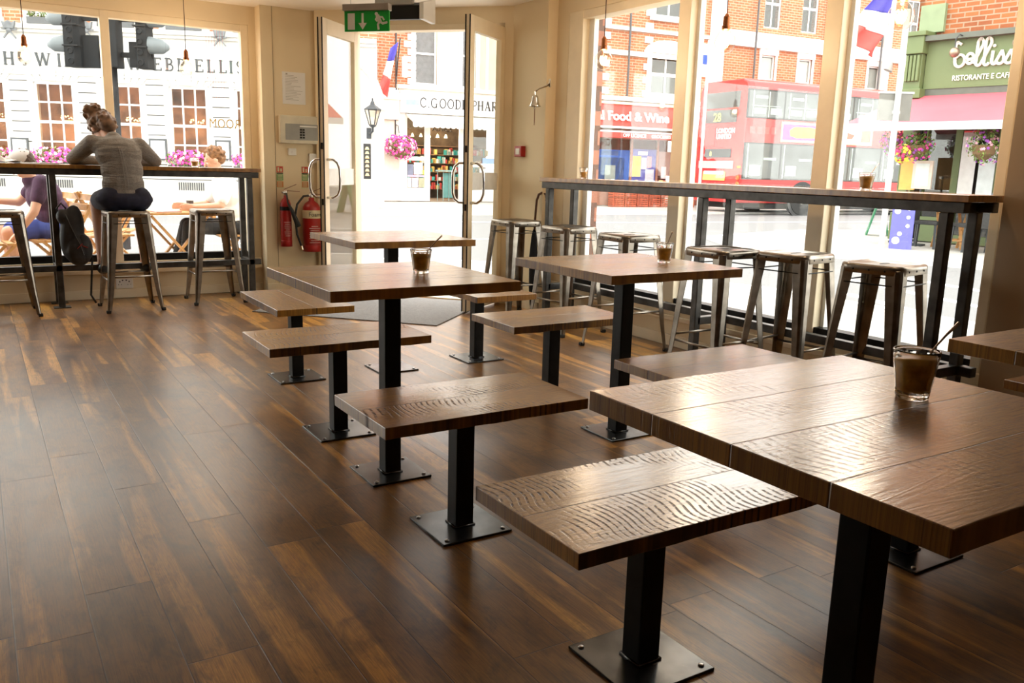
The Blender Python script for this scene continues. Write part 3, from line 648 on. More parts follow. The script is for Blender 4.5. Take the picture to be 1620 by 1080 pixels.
# extinguishers
def extinguisher(x, z0, r, H, label, foam):
    e = empty('fire_extinguisher', (x, 7.45-r-.02, z0), 0, label, 'fire extinguisher', 'fire extinguishers on the panel wall')
    MB().lathe([(r*.9, 0), (r, .012), (r, H*.80), (r*.93, H*.88), (r*.7, H*.95), (r*.32, H), (r*.3, H+.025)], 28).build('cylinder', RED, e, smooth=True)
    MB().lathe([(r*1.03, 0), (r*1.03, .05), (r, .055)], 28).build('base_ring', RED, e, smooth=True)
    v = MB().lathe([(.016, H+.02), (.019, H+.03), (.019, H+.06), (.012, H+.065)], 14); v.tube([(0, 0, H+.045), (-.03, -.01, H+.045)], .012, 8); v.build('valve', CHROME, e, smooth=True)
    lv = MB(); lv.bar((-.01, 0, H+.07), (.09, -.03, H+.115), .014, .004); lv.bar((-.01, 0, H+.06), (.115, -.04, H+.055), .014, .004); lv.build('lever', mat('dark_red_lever', (.2, .02, .015), .4), e)
    t = MB()
    for i in range(9 if foam else 8):
        ww = r*rn.uniform(.5, .9); zz = H*(.50-.04*i); Mx = None; t.box(-ww*.7, ww*.7, -r-.0025, -r*.75, zz, zz+.004)
    t.build('label_print', mat('pale_label_print', (.6, .4, .36), .6), e)
    if foam:
        MB().lathe([(r+.0015, H*.66), (r+.0015, H*.82)], 28, cap=False).build('cream_band', mat('cream_band', (.72, .62, .40), .5), e, smooth=True)
        text_obj('lettering', 'Foam', mat('label_black', (.03, .03, .03), .6), e, (.0, -r-.003, H*.70), .05, .0006, 'CENTER')
        MB().tube([(-.03, -.01, H+.045), (-.08, -.03, H+.04), (-r-.065, -.05, H-.03), (-r-.085, -.05, H*.7), (-r-.07, -.05, H*.35), (-r-.03, -.05, .04)], .0095, 10).build('hose', RUBBER, e, smooth=True)
        MB().tube([(-r-.035, -.05, .055), (-r-.028, -.05, .02)], .011, 10).build('nozzle', CHROME, e)
    else:
        MB().lathe([(r+.001, H*.74), (r+.001, H*.82)], 28, cap=False).build('black_band', BLACK, e, smooth=True)
        MB().tube([(.0, -.03, H+.04), (.0, -r-.02, H*.9), (.03, -r-.03, H*.75), (.085, -r-.03, H*.42)], [.008, .008, .016, .024], 12).build('horn', RUBBER, e, smooth=True)
    MB().box(-.02, .02, r, r+.02, H*.75, H*.85).build('wall_bracket', BLACK, e)
extinguisher(2.285, .41, .048, .42, 'slim red fire extinguisher with a black horn on the wall', False)
extinguisher(2.505, .365, .080, .44, 'large red foam extinguisher with a cream band and looped hose', True)
so = empty('double_socket', (.99, WY, .078), 0, 'white double power socket on the low wall behind the woman\'s stool', 'socket')
MB().box(-.065, .065, -.01, 0, 0, .082).build('face_plate', PLASTICW, so, bevel=.003); q = MB()
for x in (-.035, .035): q.box(x-.004, x+.004, -.0115, -.01, .05, .062); q.box(x-.014, x-.007, -.0115, -.01, .03, .034); q.box(x+.007, x+.014, -.0115, -.01, .03, .034)
for x in (-.014, .014): q.box(x-.005, x+.005, -.014, -.01, .062, .072)
q.build('pin_holes', RUBBER, so)
# bell, call point
bl = empty('ship_bell', (3.78, 5.655, 1.60), 0, 'small polished ship bell with a rope on the beige pillar', 'bell')
NICK = mat('polished_nickel', (.62, .60, .55), .18, 1.0)
MB().lathe([(.001, .085), (.012, .084), (.022, .075), (.026, .06), (.029, .035), (.037, .012), (.048, 0), (.045, -.003), (.03, .01), (.02, .05), (.001, .06)], 26, Matrix.Translation((-.075, 0, 0)), cap=False).build('bell_body', NICK, bl, smooth=True)
MB().tube([(-.075, 0, .08), (-.075, 0, .11), (-.06, -.03, .13), (-.02, -.075, .15), (-.003, -.09, .17), (-.003, -.095, .20)], [.006, .007, .006, .008, .009, .004], 8).box(-.008, 0, -.10, -.08, .14, .20).build('bracket', NICK, bl, smooth=False)
MB().tube([(-.075, 0, .03), (-.075, 0, -.01)], .003, 6).ball((-.075, 0, -.012), .009, 8).build('clapper', NICK, bl)
MB().tube([(-.075, 0, -.02), (-.074, .002, -.08), (-.076, 0, -.14)], .0035, 6).build('rope', mat('brown_rope', (.25, .13, .07), .9), bl)
cp = empty('fire_call_point', (3.78, 5.935, 1.222), 0, 'small red fire alarm call point on the pillar left of the bell', 'alarm')
MB().box(-.045, 0, -.05, .05, 0, .085).build('case', RED, cp, bevel=.004); MB().box(-.047, -.044, -.028, .028, .018, .066).build('glass_front', PLASTICW, cp)
# umbrella standing in a rack behind the farthest stool
um = empty('umbrella', (3.735, 5.655, .0), 0, 'closed black umbrella with brown crook handle standing by the pillar', 'umbrella')
MB().lathe([(.006, .02), (.018, .06), (.03, .2), (.034, .45), (.022, .60), (.010, .66)], 10).build('canopy', mat('black_umbrella_cloth', (.012, .012, .015), .8), um)
hk = [(0, 0, .64), (.006, -.002, .80), (.012, -.004, .89), (.025, -.012, .935), (.05, -.022, .95), (.075, -.034, .935), (.082, -.037, .90), (.078, -.036, .885)]
MB().tube(hk, [.008, .009, .009, .010, .010, .010, .009, .008], 10).build('handle', mat('dark_walnut', (.10, .035, .015), .4), um, smooth=True)
# window decal (mirrored lettering seen from inside) with thin red lines
wd = empty('window_decal', (1.86, 7.640, 0), 0, 'gold lettering seen mirrored under thin red vertical lines on the left window', 'lettering')
rl = MB()
for i in range(7): rl.box(-.125+i*.022, -.1235+i*.022, 0, .001, 1.58+.07*abs(i-3)/3, 2.19)
rl.build('red_lines', mat('red_vinyl', (.55, .06, .03), .5), wd)
text_obj('lettering', 'ROOM', mat('gold_vinyl', (.62, .42, .12), .4), wd, (.13, 0, 1.40), .11, .0004, 'LEFT', mirror=True, sx=.78)

# ------------------------------------------------------------------ bodies
def capsule(mb, a, b, ra, rb, n=14):
    a = Vector(a); b = Vector(b); d = (b-a); L = d.length; d.normalize()
    pts, rs = [], []
    for i in range(5): t = math.pi/2*i/5; pts.append(a-d*ra*math.cos(t)); rs.append(max(ra*math.sin(t), .0005))
    k = 4
    for i in range(k+1): pts.append(a+d*L*i/k); rs.append(ra+(rb-ra)*i/k)
    for i in range(4, -1, -1): t = math.pi/2*i/5; pts.append(b+d*rb*math.cos(t)); rs.append(max(rb*math.sin(t), .0005))
    return mb.tube(pts, rs, n)
def oval(mb, c, r, rot=(0, 0, 0), n=16):
    from mathutils import Euler
    return mb.ball((0, 0, 0), r, n, Matrix.Translation(Vector(c)) @ Euler(rot).to_matrix().to_4x4())
def limb(mb, pts, rs):
    for (a, b), (ra, rb) in zip(zip(pts, pts[1:]), zip(rs, rs[1:])): capsule(mb, a, b, ra, rb)
def hand(mb, wrist, fwd, side, curl=.35, k=1.0):
    """palm, four unequal bent fingers and a thumb leaving the side of the palm"""
    w_ = Vector(wrist); f = Vector(fwd).normalized(); s_ = Vector(side); s_ = (s_-f*s_.dot(f)).normalized(); dn = f.cross(s_); dn = dn if dn.z < 0 else -dn
    for i in range(4):
        o_ = s_*(i-1.5)*.019*k; capsule(mb, w_+f*.012*k+o_*.7, w_+f*.082*k+o_, .0125*k, .0105*k, 10)
        L = (.062, .072, .068, .052)[i]*k; p = w_+f*.085*k+o_*1.05; q1 = p+f*L*.5+dn*L*.5*curl*.5; q2 = q1+f*L*.32+dn*L*.45*curl; q3 = q2+f*L*.16+dn*L*.4*curl
        capsule(mb, p, q1, .0088*k, .0082*k, 8); capsule(mb, q1, q2, .0082*k, .0074*k, 8); capsule(mb, q2, q3, .0074*k, .0065*k, 8)
    t0 = w_+f*.02*k-s_*.025*k; t1 = t0+f*.032*k-s_*.030*k+dn*.008*k; t2 = t1+f*.028*k-s_*.010*k+dn*.010*k
    capsule(mb, t0, t1, .012*k, .0098*k, 8); capsule(mb, t1, t2, .0098*k, .008*k, 8)
def head(mb, c, face, tilt=0, k=1.0):
    """skull, jaw, nose, lips, brow and ears; face = horizontal facing direction, tilt = pitch down"""
    fx = Vector((face[0], face[1], 0)).normalized(); fx = (fx*math.cos(tilt)+Vector((0, 0, -math.sin(tilt)))); sd = Vector((0, 0, 1)).cross(Vector((fx.x, fx.y, 0))).normalized(); up = fx.cross(sd).normalized()
    if up.z < 0: up = -up
    c = Vector(c); P = lambda a, b, d: c+fx*a*k+sd*b*k+up*d*k
    Mx = Matrix((( fx.x, sd.x, up.x, c.x), (fx.y, sd.y, up.y, c.y), (fx.z, sd.z, up.z, c.z), (0, 0, 0, 1)))
    mb.ball((-.008*k, 0, .028*k), (.096*k, .076*k, .092*k), 20, Mx); mb.ball((.024*k, 0, -.045*k), (.060*k, .054*k, .068*k), 16, Mx)
    mb.ball((.048*k, 0, -.088*k), (.026*k, .026*k, .02*k), 12, Mx)
    capsule(mb, P(.082, 0, .012), P(.104, 0, -.024), .009*k, .014*k, 10)
    for s_ in (-1, 1):
        mb.ball((-.002*k, s_*.078*k, -.012*k), (.018*k, .009*k, .031*k), 10, Mx); mb.ball((.066*k, s_*.032*k, -.018*k), (.022*k, .022*k, .020*k), 10, Mx)
        capsule(mb, P(.083, s_*.015, .020), P(.072, s_*.05, .022), .010*k, .008*k, 8)
    capsule(mb, P(.083, -.020, -.057), P(.083, .020, -.057), .0085*k, .0085*k, 8); capsule(mb, P(.081, -.016, -.068), P(.081, .016, -.068), .0085*k, .0085*k, 8)
    return Mx, P
def face_details(parent, Mx, k=1.0):
    e = MB(); i_ = MB()
    for s_ in (-1, 1): e.ball((.077*k, s_*.031*k, -.005*k), (.011*k, .013*k, .009*k), 10, Mx); i_.ball((.0865*k, s_*.031*k, -.005*k), (.003*k, .0055*k, .0055*k), 8, Mx)
    e.build('eyes', mat('eye_white', (.7, .68, .64), .3), parent, smooth=True); i_.build('irises', mat('dark_iris', (.03, .02, .015), .3), parent, smooth=True)
def hair_mesh(Mx, specs, seed, mt, parent, k=1.0, curls=140, cr=.012):
    r_ = random.Random(seed); mb = MB()
    for c, rr in specs:
        mb.ball([v*k for v in c], [v*k for v in rr], 18, Mx)
        for i in range(curls//len(specs)):
            u, v = r_.uniform(0, 2*PI), r_.uniform(-.35, 1)
            q = math.sqrt(max(0, 1-v*v)); p = (c[0]+rr[0]*q*math.cos(u), c[1]+rr[1]*q*math.sin(u), c[2]+rr[2]*v)
            if p[0] > .062 and p[2] < .06: continue
            mb.ball([a*k for a in p], [cr*r_.uniform(.7, 1.5)*k]*3, 6, Mx)
    return mb.build('hair', mt, parent, remesh=.0055)
SKIN = mat('skin', (.56, .30, .20), .55, var=.06, scale=5, Subsurface_Weight=.05); SKIN2 = mat('pale_skin', (.66, .36, .25), .55, var=.05, scale=5)

# the woman on the stool
wo_ = empty('person', (.958, 7.04, 0), 0, 'person in a grey top and navy shorts on a stool, leaning on the left counter', 'person')
def W(*a): return tuple(a[i]-(.958, 7.04, 0)[i] for i in range(3))
b = MB(); HC = W(.872, 7.335, 1.345)
Mh, Ph = head(b, HC, (-.30, .95), .85)
limb(b, [W(.925, 7.19, 1.23), W(.89, 7.28, 1.32)], [.046, .044])
oval(b, W(.955, 7.06, .85), (.165, .105, .10)); oval(b, W(.955, 7.08, 1.0), (.13, .09, .15), (-.1, 0, 0)); oval(b, W(.945, 7.12, 1.14), (.145, .085, .12), (-.3, 0, 0))
AL = [W(.775, 7.17, 1.235), W(.655, 7.33, 1.115), W(.84, 7.43, 1.10)]; AR = [W(1.095, 7.17, 1.225), W(1.23, 7.31, 1.112), W(1.07, 7.44, 1.10)]
for A in (AL, AR): limb(b, A, [.046, .037, .026])
hand(b, AL[2], (.9, .35, -.02), (0, 1, 0), .3, .9); hand(b, AR[2], (-.9, .35, -.02), (0, 1, 0), .3, .9)
LL = [W(.87, 7.03, .83), W(.805, 7.37, .80), W(.80, 7.26, .36)]; LR = [W(1.05, 7.03, .83), W(1.10, 7.38, .80), W(1.11, 7.27, .36)]
for A in (LL, LR): limb(b, A, [.085, .056, .036]); limb(b, [A[2], (A[2][0], A[2][1]+.10, A[2][2]-.06)], [.035, .028])
body = b.build('body', SKIN, wo_, remesh=.006)
g = G('grey_marl_jersey'); gc = g.coord(); gx, gy, gz = g.xyz(gc)
wr = g.noise(g.vec(g.m2('MULTIPLY', gx, 5), g.m2('MULTIPLY', gy, 5), g.m2('MULTIPLY', gz, 26)), 1, 3, .55, 1.4)
KNIT = g.bsdf(g.ramp(g.noise(gc, 160, 2), [(.3, (.17, .155, .14)), (.7, (.27, .25, .23))]), .9, 0, wr, .9, .012)
t = MB(); oval(t, W(.957, 7.055, .845), (.178, .125, .085)); oval(t, W(.957, 7.06, .93), (.150, .108, .14)); oval(t, W(.957, 7.08, 1.04), (.150, .105, .15), (-.12, 0, 0)); oval(t, W(.945, 7.11, 1.15), (.166, .108, .13), (-.3, 0, 0)); oval(t, W(.935, 7.14, 1.20), (.178, .098, .085), (-.4, 0, 0))
limb(t, [W(.80, 7.16, 1.225), W(1.07, 7.16, 1.215)], [.062, .062]); limb(t, [W(.935, 7.16, 1.23), W(.925, 7.18, 1.262)], [.085, .062])
for A in (AL, AR): limb(t, A, [.062, .050, .036])
sh = t.build('top', KNIT, wo_, remesh=.0065)
sm_ = MB(); sm_.tube([W(.955, 6.945, .84), W(.955, 6.947, .95), W(.95, 6.967, 1.06), W(.94, 6.995, 1.17), W(.928, 7.045, 1.24)], .0022, 5); sm_.tube([W(.975, 6.945, .84), W(.975, 6.947, .95), W(.968, 6.967, 1.06), W(.955, 6.995, 1.17), W(.94, 7.045, 1.24)], .0022, 5)
sm_.build('seam', mat('seam_thread', (.3, .28, .26), .9), sh)
s_ = MB(); oval(s_, W(.957, 7.05, .825), (.205, .14, .082))
for A in (LL, LR): limb(s_, [A[0], tuple(Vector(A[0]).lerp(Vector(A[1]), .72))], [.098, .078])
s_.build('shorts', mat('navy_cotton', (.012, .014, .035), .85, var=.3, scale=20), wo_, remesh=.007)
HAIRM = mat('light_brown_hair', (.13, .065, .03), .6, var=.45, scale=26)
hair_mesh(Mh, [((-.022, 0, .036), (.102, .093, .098)), ((-.085, .0, -.04), (.05, .066, .08)), ((-.06, .045, .115), (.062, .060, .052)), ((-.03, -.01, .10), (.06, .07, .05))], 4, HAIRM, wo_, curls=240, cr=.013)
for A in (LL, LR):
    sh_ = MB(); q = A[2]; capsule(sh_, (q[0], q[1]-.03, q[2]-.075), (q[0], q[1]+.13, q[2]-.085), .042, .034); sh_.build('shoe', mat('black_trainer', (.02, .02, .02), .6), wo_, remesh=.008)
# things on the counter, rucksack
nk = MB(); r_ = random.Random(5); N = 9; vs = []
for i in range(N):
    for j in range(N): vs.append(((i/(N-1)-.5)*.26, (j/(N-1)-.5)*.2, .012+r_.uniform(0, .05)*(1-abs(i-4)/5)))
nk.add(vs, [(i*N+j, (i+1)*N+j, (i+1)*N+j+1, i*N+j+1) for i in range(N-1) for j in range(N-1)])
o = nk.build('paper_napkin', PAPER, None); o.location = (.18, 7.33, 1.066); sd = o.modifiers.new('s', 'SOLIDIFY'); sd.thickness = .0012; tag(o, 'crumpled white paper napkin on the left end of the left counter', 'napkin')
mg = empty('magazine', (.41, 7.36, 1.0725), .2, 'open magazine lying on the left counter beside the crumpled napkin', 'magazine')
MB().box(-.13, 0, -.09, .09, 0, .006).build('left_pages', PAPER, mg); MB().box(.002, .13, -.09, .09, 0, .008).build('right_pages', mat('grey_page', (.6, .58, .56), .7), mg)
bk = empty('rucksack', (.60, 7.20, .33), 0, 'black rucksack with a red logo hanging from the left counter post', 'bag')
BC = mat('black_nylon', (.02, .02, .022), .6, var=.35, scale=14)
t = MB(); oval(t, (.0, 0, .24), (.085, .07, .21), (0, .12, 0)); oval(t, (.035, -.01, .12), (.10, .085, .13)); oval(t, (-.05, 0, .36), (.05, .05, .06)); t.build('body', BC, bk, remesh=.007)
t = MB(); oval(t, (.065, -.045, .13), (.065, .045, .105)); t.build('front_pocket', BC, bk, remesh=.006)
MB().tube([(-.03, 0, .42), (-.06, -.01, .46), (-.09, 0, .42), (-.08, .03, .38)], .007, 6).build('top_loop', BC, bk, smooth=True)
MB().tube([(.10, 0, .16), (.125, .0, .05), (.11, .01, -.12), (.10, .02, -.24), (.13, .0, -.30)], .008, 6).build('strap', BC, bk, smooth=True)
MB().tube([(-.04, -.07, .38), (.0, -.075, .26), (.04, -.095, .16), (.06, -.10, .08)], .003, 6).build('zip', RAWST, bk)
lg = MB(); lg.bar((.02, -.092, .13), (.055, -.094, .165), .016, .004); lg.bar((.055, -.094, .15), (.09, -.088, .135), .02, .004); lg.build('logo', mat('red_embroidery', (.5, .03, .02), .7), bk)

# ================================================================== OUTSIDE
ROADZ, PAVZ = -.08, -.02
g = G('road_asphalt'); c = g.coord(); ROAD = g.bsdf(g.ramp(g.noise(c, 60, 4, .7), [(.3, (.15, .15, .155)), (.7, (.215, .215, .22))]), .9, 0, g.noise(c, 90, 3), .3, .01)
g = G('pavement_slabs'); x, y, z = g.xyz(g.coord())
bt = g.n('TexBrick', {'Vector': g.vec(x, y, 0), 'Color1': (.44, .42, .39), 'Color2': (.39, .375, .35), 'Mortar': (.30, .29, .27), 'Scale': 1.0, 'Mortar Size': .01, 'Brick Width': .6, 'Row Height': .45})
PAVE = g.bsdf(g.mix(.5, bt.outputs[0], g.ramp(g.noise(g.coord(), 9, 5, .7), [(.3, (.7, .68, .66)), (.7, (1, 1, 1))]), 'MULTIPLY'), .9)
LINE = mat('road_paint', (.74, .74, .72), .7, var=.05)
struct(MB().box(-60, 90, -40, 90, -.5, ROADZ), 'road', ROAD)
FD = Vector((.995, -.1, 0)).normalized(); FQ = Vector((.1, .995, 0)).normalized()
# own pavement wraps the corner
own = [(-60, 7.5), (-60, 9.9), (2.0, 10.3), (4.6, 9.8), (6.3, 8.2), (6.9, 6.0), (6.7, -40), (3.9, -40), (3.9, 5.7), (2.6, 7.5)]
struct(MB().prism(own, -.3, PAVZ, 'z'), 'pavement_near', PAVE)
def kerb_line(name, pts, w=.14):
    k = MB()
    for a, b in zip(pts, pts[1:]): k.bar((a[0], a[1], PAVZ-.06), (b[0], b[1], PAVZ-.06), w, .13)
    struct(k, name, mat('granite_kerb', (.58, .56, .53), .8, var=.1, scale=20))
kerb_line('kerb_near', own[1:7])
far = [(-60, 19.2+(8.0+60)*.0), (-6, 20.4), (8.0, 19.25), (15.9, 18.75), (60, 14.3), (90, 80), (-60, 90)]
far = [(-60, 25.0), (-5, 20.6), (8.0, 19.35), (16.0, 18.9), (30, 18.3), (90, 12), (90, 90), (-60, 90)]
struct(MB().prism(far, -.3, PAVZ, 'z'), 'pavement_far', PAVE); kerb_line('kerb_far', far[:6])
rp = [(11.3, 7.75), (10.4, 9.6), (11.6, 11.6), (14.5, 12.3), (40, 9.8), (40, -40), (13.5, -40), (12.2, 5.6)]
struct(MB().prism(rp, -.3, PAVZ, 'z'), 'pavement_right', PAVE); kerb_line('kerb_right', [(13.5, -20), (12.2, 5.6), (11.3, 7.75), (10.4, 9.6), (11.6, 11.6), (14.5, 12.3), (40, 9.8)])
def road_mark(pts, w=.12, label=''):
    m_ = MB()
    for a, b in zip(pts, pts[1:]): m_.bar((a[0], a[1], ROADZ+.003), (b[0], b[1], ROADZ+.003), w, .006)
    return struct(m_, 'road_marking', LINE)
road_mark([(-20, 17.3), (9.0, 16.9), (13.6, 15.9), (30, 14.0)]); road_mark([(-20, 13.4), (6, 12.9), (11, 12.2)], .1)
for i in range(5):
    a = gnd(1340, 425+i*i*3+i*14, ROADZ); b = gnd(1560, 462+i*i*4+i*22, ROADZ); road_mark([(a.x, a.y), (b.x, b.y)], .13)

def sash(fr, root, s0, s1, z0, z1, cols, rows, off=.09, bar=.035, mt=WHITE, glass=None, thick=None):
    f = MB(); e = .05
    f.box(s0, s0+e, off-.03, off+.03, z0, z1).box(s1-e, s1, off-.03, off+.03, z0, z1).box(s0+e, s1-e, off-.03, off+.03, z0, z0+e).box(s0+e, s1-e, off-.03, off+.03, z1-e, z1)
    for i in range(1, cols): x = s0+(s1-s0)*i/cols; f.box(x-bar/2, x+bar/2, off-.015, off+.015, z0+e, z1-e)
    for j in range(1, rows):
        z = z0+(z1-z0)*j/rows; b_ = bar*(1.7 if rows % 2 == 0 and j == rows//2 else 1); f.box(s0+e, s1-e, off-.018, off+.018, z-b_/2, z+b_/2)
    w_ = f.build('window', mt, root); MB().box(s0+e*.6, s1-e*.6, off+.0, off+.004, z0+e*.6, z1-e*.6).build('pane', glass or DARKGLASS, w_); return w_
FOL = mat('flower_foliage', (.14, .22, .04), .7, var=.5, scale=30); PINK = mat('pink_petals', (.70, .06, .32), .6, var=.3, scale=25); LPINK = mat('pale_pink_petals', (.80, .42, .52), .6); PURP = mat('purple_petals', (.32, .08, .42), .6)
def plant(root, c, r, nl, nf, cols, seed, leaf=.045, fl=.032, low=-1):
    """cloud of leaf blades and five-petalled flowers in an ellipsoid"""
    q = random.Random(seed); L = MB()
    def pt(sc):
        while True:
            v = Vector((q.uniform(-1, 1), q.uniform(-1, 1), q.uniform(low, 1)))
            if .35 < v.length < 1: return Vector((c[0]+v.x*r[0]*sc, c[1]+v.y*r[1]*sc, c[2]+v.z*r[2]*sc)), v
    for i in range(nl):
        p, v = pt(1); a = Vector((q.uniform(-1, 1), q.uniform(-1, 1), q.uniform(-1, 1))).normalized()*leaf*q.uniform(.7, 1.4); b = a.cross(Vector((q.uniform(-1, 1), q.uniform(-1, 1), q.uniform(-1, 1)))).normalized()*leaf*.35
        L.add([p-a, p+b, p+a, p-b], [(0, 1, 2, 3)])
    L.build('foliage', FOL, root)
    for ci, mt in enumerate(cols):
        Fm = MB()
        for i in range(nf//len(cols)):
            p, v = pt(1.08); v = (v+Vector((0, -.5, 0))).normalized(); a = v.orthogonal().normalized()*fl; b = v.cross(a)
            ring = [p+v*fl*.3]
            for k in range(10): t = 2*PI*k/10; s_ = 1 if k % 2 == 0 else .62; ring.append(p+(a*math.cos(t)+b*math.sin(t))*s_)
            Fm.add(ring, [(0, 1+k, 1+(k+1) % 10) for k in range(10)])
        Fm.build('blooms', mt, root)

PUBGLASS = thin_glass('pub_glass', (.85, .78, .72), .35)
def lamp_light(parent, loc, power, col=(1, .72, .42), rad=.08):
    L = bpy.data.lights.new('lamp_light', 'POINT'); L.energy = power; L.color = col; L.shadow_soft_size = rad
    o = bpy.data.objects.new('lamp_light', L); COL.objects.link(o); o.parent = parent; o.location = loc; return o
# ---------------------------------------------------------------- the white pub opposite the left window
PB = Frame((3.31, 24.12), (.91, -.415)); pub = PB.root('pub_building', 'white stucco pub with roman lettering across its front, opposite the left window', 'building')
cent = [-9.66, -8.04, -6.42, -4.80, -3.18, -1.57, .045, 1.655, 3.265, 4.75]; hw = .46
holes = [(c_-hw, c_+hw, 1.0, 2.92) for c_ in cent[:-1]]
PE = 6.40; m_ = MB(); wall_cells(m_, -13, PE, -.1, 4.15, holes, 0, .35); m_.build('ground_floor_wall', STONE, pub)
gm = MB(); z = .72
while z < 3.0:
    for a_, b_ in zip(cent[:-2], cent[1:-1]):
        gm.box(a_+hw+.13, b_-hw-.13, -.004, 0, z, z+.024)
    z += .245
gm.box(-13, 4.3, -.004, 0, .60, .62)
gm.build('joint_grooves', mat('groove_shadow_grey', (.07, .065, .06), .9), pub)
cr_ = MB().box(-13, PE, -.16, 0, 4.15, 4.27).box(-13, PE, -.09, 0, 4.07, 4.15).box(-13, 4.3, -.05, 0, 3.08, 3.12); cr_.build('cornice', STONE, pub, bevel=.01)
vs_ = MB()
for c_ in cent[:-1]:
    for k in range(-3, 4):
        x0 = c_+k*.155; x1 = x0+k*.06; w_ = .07 if k else .09
        vs_.prism([(x0-w_, 2.95), (x0+w_, 2.95), (x1+w_*1.25, 3.30 if k == 0 else 3.2), (x1-w_*1.25, 3.30 if k == 0 else 3.2)], -.03 if k else -.06, 0)
vs_.build('window_arch_stones', STONE, pub, bevel=.006)
m_ = MB(); up = [(c_-.42, c_+.42, 4.45, 6.2) for c_ in cent[:-1]]; wall_cells(m_, -13, PE, 4.27, 7.6, up, .05, .35); m_.build('upper_wall', BRICK, pub)
for c_ in cent[:-1]:
    sash(PB, pub, c_-.42, c_+.42, 4.45, 6.2, 2, 2, .14)
    MB().box(c_-.56, c_-.42, 0, .1, 4.35, 6.3).box(c_+.42, c_+.56, 0, .1, 4.35, 6.3).box(c_-.6, c_+.6, -.05, .1, 4.27, 4.40).build('window_surround', STONE, pub)
for c_ in cent[:-1]: sash(PB, pub, c_-hw, c_+hw, 1.0, 2.92, 3, 4, .10, .04, glass=PUBGLASS)
MB().box(-13, 6.3, 1.6, 1.7, -.1, 4.1).box(-13, 6.3, .35, 1.6, 3.3, 3.4).build('dim_interior', mat('brown_panelling', (.40, .22, .13), .7, var=.5, scale=2), pub)
vt = MB()
for c_ in cent[:-1]:
    for i in range(12): vt.box(c_-.33+i*.055, c_-.305+i*.055, -.02, .0, .34, .54)
vt.build('vent_bars', mat('iron_grey', (.06, .06, .065), .6), pub)
for c_ in (-1.57, 1.655, -3.18, .045):
    ch = MB(); q = random.Random(int(c_*10))
    for i in range(16): a_ = 2*PI*i/16; ch.ball((c_+.17*math.cos(a_), .9+.17*math.sin(a_), 2.12+.04*math.cos(3*a_)), .018, 6); ch.ball((c_+.09*math.cos(a_), .9+.09*math.sin(a_), 2.02), .016, 6)
    o = ch.build('chandelier', emis('candle_glow', (1, .66, .30), 4), None); o.parent = pub; lamp_light(pub, (c_, .9, 1.9), 9)
lm = MB().box(-1.50, -1.15, 1.3, 1.5, 1.55, 1.75); lm.build('lit_lampshade', emis('shade_glow', (1, .50, .14), .9), pub)
# the name in raised capitals
LET = mat('charcoal_lettering', (.045, .05, .055), .5); nm = pub
seq = [('T', -18), ('H', 7), ('E', 29), ('W', 58), ('I', 92), ('L', 103), ('L', 121), ('I', 139), ('A', 149), ('M', 171), ('W', 202), ('E', 243), ('B', 262), ('B', 281), ('E', 309), ('L', 328), ('L', 347), ('I', 363), ('S', 374)]
for ch, u in seq:
    s0, _ = PB.at(u, 110); gl = MB(); glyph(gl, ch, s0, 3.30, .30, .92, -.03, -.002); gl.build('letter', LET, nm)
for i, (u, v, lb) in enumerate(((20, 47, 'grey shell and ribbon ornament at the far left of the white pub'), (141, 48, 'grey shell and ribbon ornament half behind the traffic signals'), (350, 60, 'grey shell and ribbon ornament at the right end of the white pub'))):
    s0, z0 = PB.at(u, v); z0 -= .06; w_ = empty('wall_ornament', PB.P+PB.d*s0-PB.q*.17, PB.rz, lb, 'ornament', 'carved ornaments on the pub front'); ORN = mat('weathered_lead_grey', (.15, .16, .17), .7, var=.25)
    MB().prism([(-.11, z0+.06), (.11, z0+.06), (.16, z0+.24), (.08, z0+.20), (0, z0+.25), (-.08, z0+.20), (-.16, z0+.24)], -.09, 0).build('shell', ORN, w_, bevel=.01)
    rb = MB(); rb.ball((0, -.05, z0+.02), (.07, .05, .06), 10)
    for sgn in (-1, 1): rb.bar((0, -.04, z0+.02), (sgn*.14, -.03, z0-.16), .05, .03); rb.bar((0, -.04, z0+.04), (sgn*.17, -.03, z0+.05), .045, .03)
    rb.build('ribbon', ORN, w_)
for u0, v0, u1, v1, lb in ((20, 218, 45, 247, 'black framed menu board on the pub left of the flower boxes'), (238, 220, 264, 253, 'framed menu board between the pub windows right of the woman'), (342, 222, 365, 253, 'framed chalk menu board behind the curly-haired person')):
    a_, b_, c_, d_ = PB.rect(u0, v0, u1, v1); mb_ = empty('menu_board', PB.P+PB.d*a_, PB.rz, lb, 'board', 'menu boards on the pub front')
    MB().box(0, b_-a_, -.05, 0, c_, d_).build('frame', mat('board_frame_black', (.07, .075, .08), .5), mb_); MB().box(.045, b_-a_-.045, -.056, -.05, c_+.05, d_-.05).build('sheet', PAPER, mb_)
    p = MB(); q = random.Random(u0)
    for i in range(6): p.box(.08, .08+q.uniform(.08, b_-a_-.18), -.058, -.056, d_-.10-i*.055, d_-.085-i*.055)
    p.build('print', mat('board_print', (.25, .24, .25), .7), mb_)
for i, (c_, lb) in enumerate(((-3.18, 'pink window box at the far left edge of the pub'), (-1.57, 'pink petunia window box left of the seated woman'), (.045, 'pink window box hidden mostly by the woman'), (1.655, 'pink petunia window box beside the curly-haired person'), (3.265, 'pink window box at the right edge of the left window'))):
    fb = empty('window_box', PB.P+PB.d*c_, PB.rz, lb, 'flower box', 'flower boxes under the pub windows')
    MB().box(-.5, .5, -.28, -.04, .84, .98).build('trough', mat('dark_trough', (.05, .05, .05), .7), fb)
    plant(fb, (0, -.2, 1.12), (.60, .19, .23), 300, 230, (PINK, LPINK, PINK), 20+i, .05, .05)
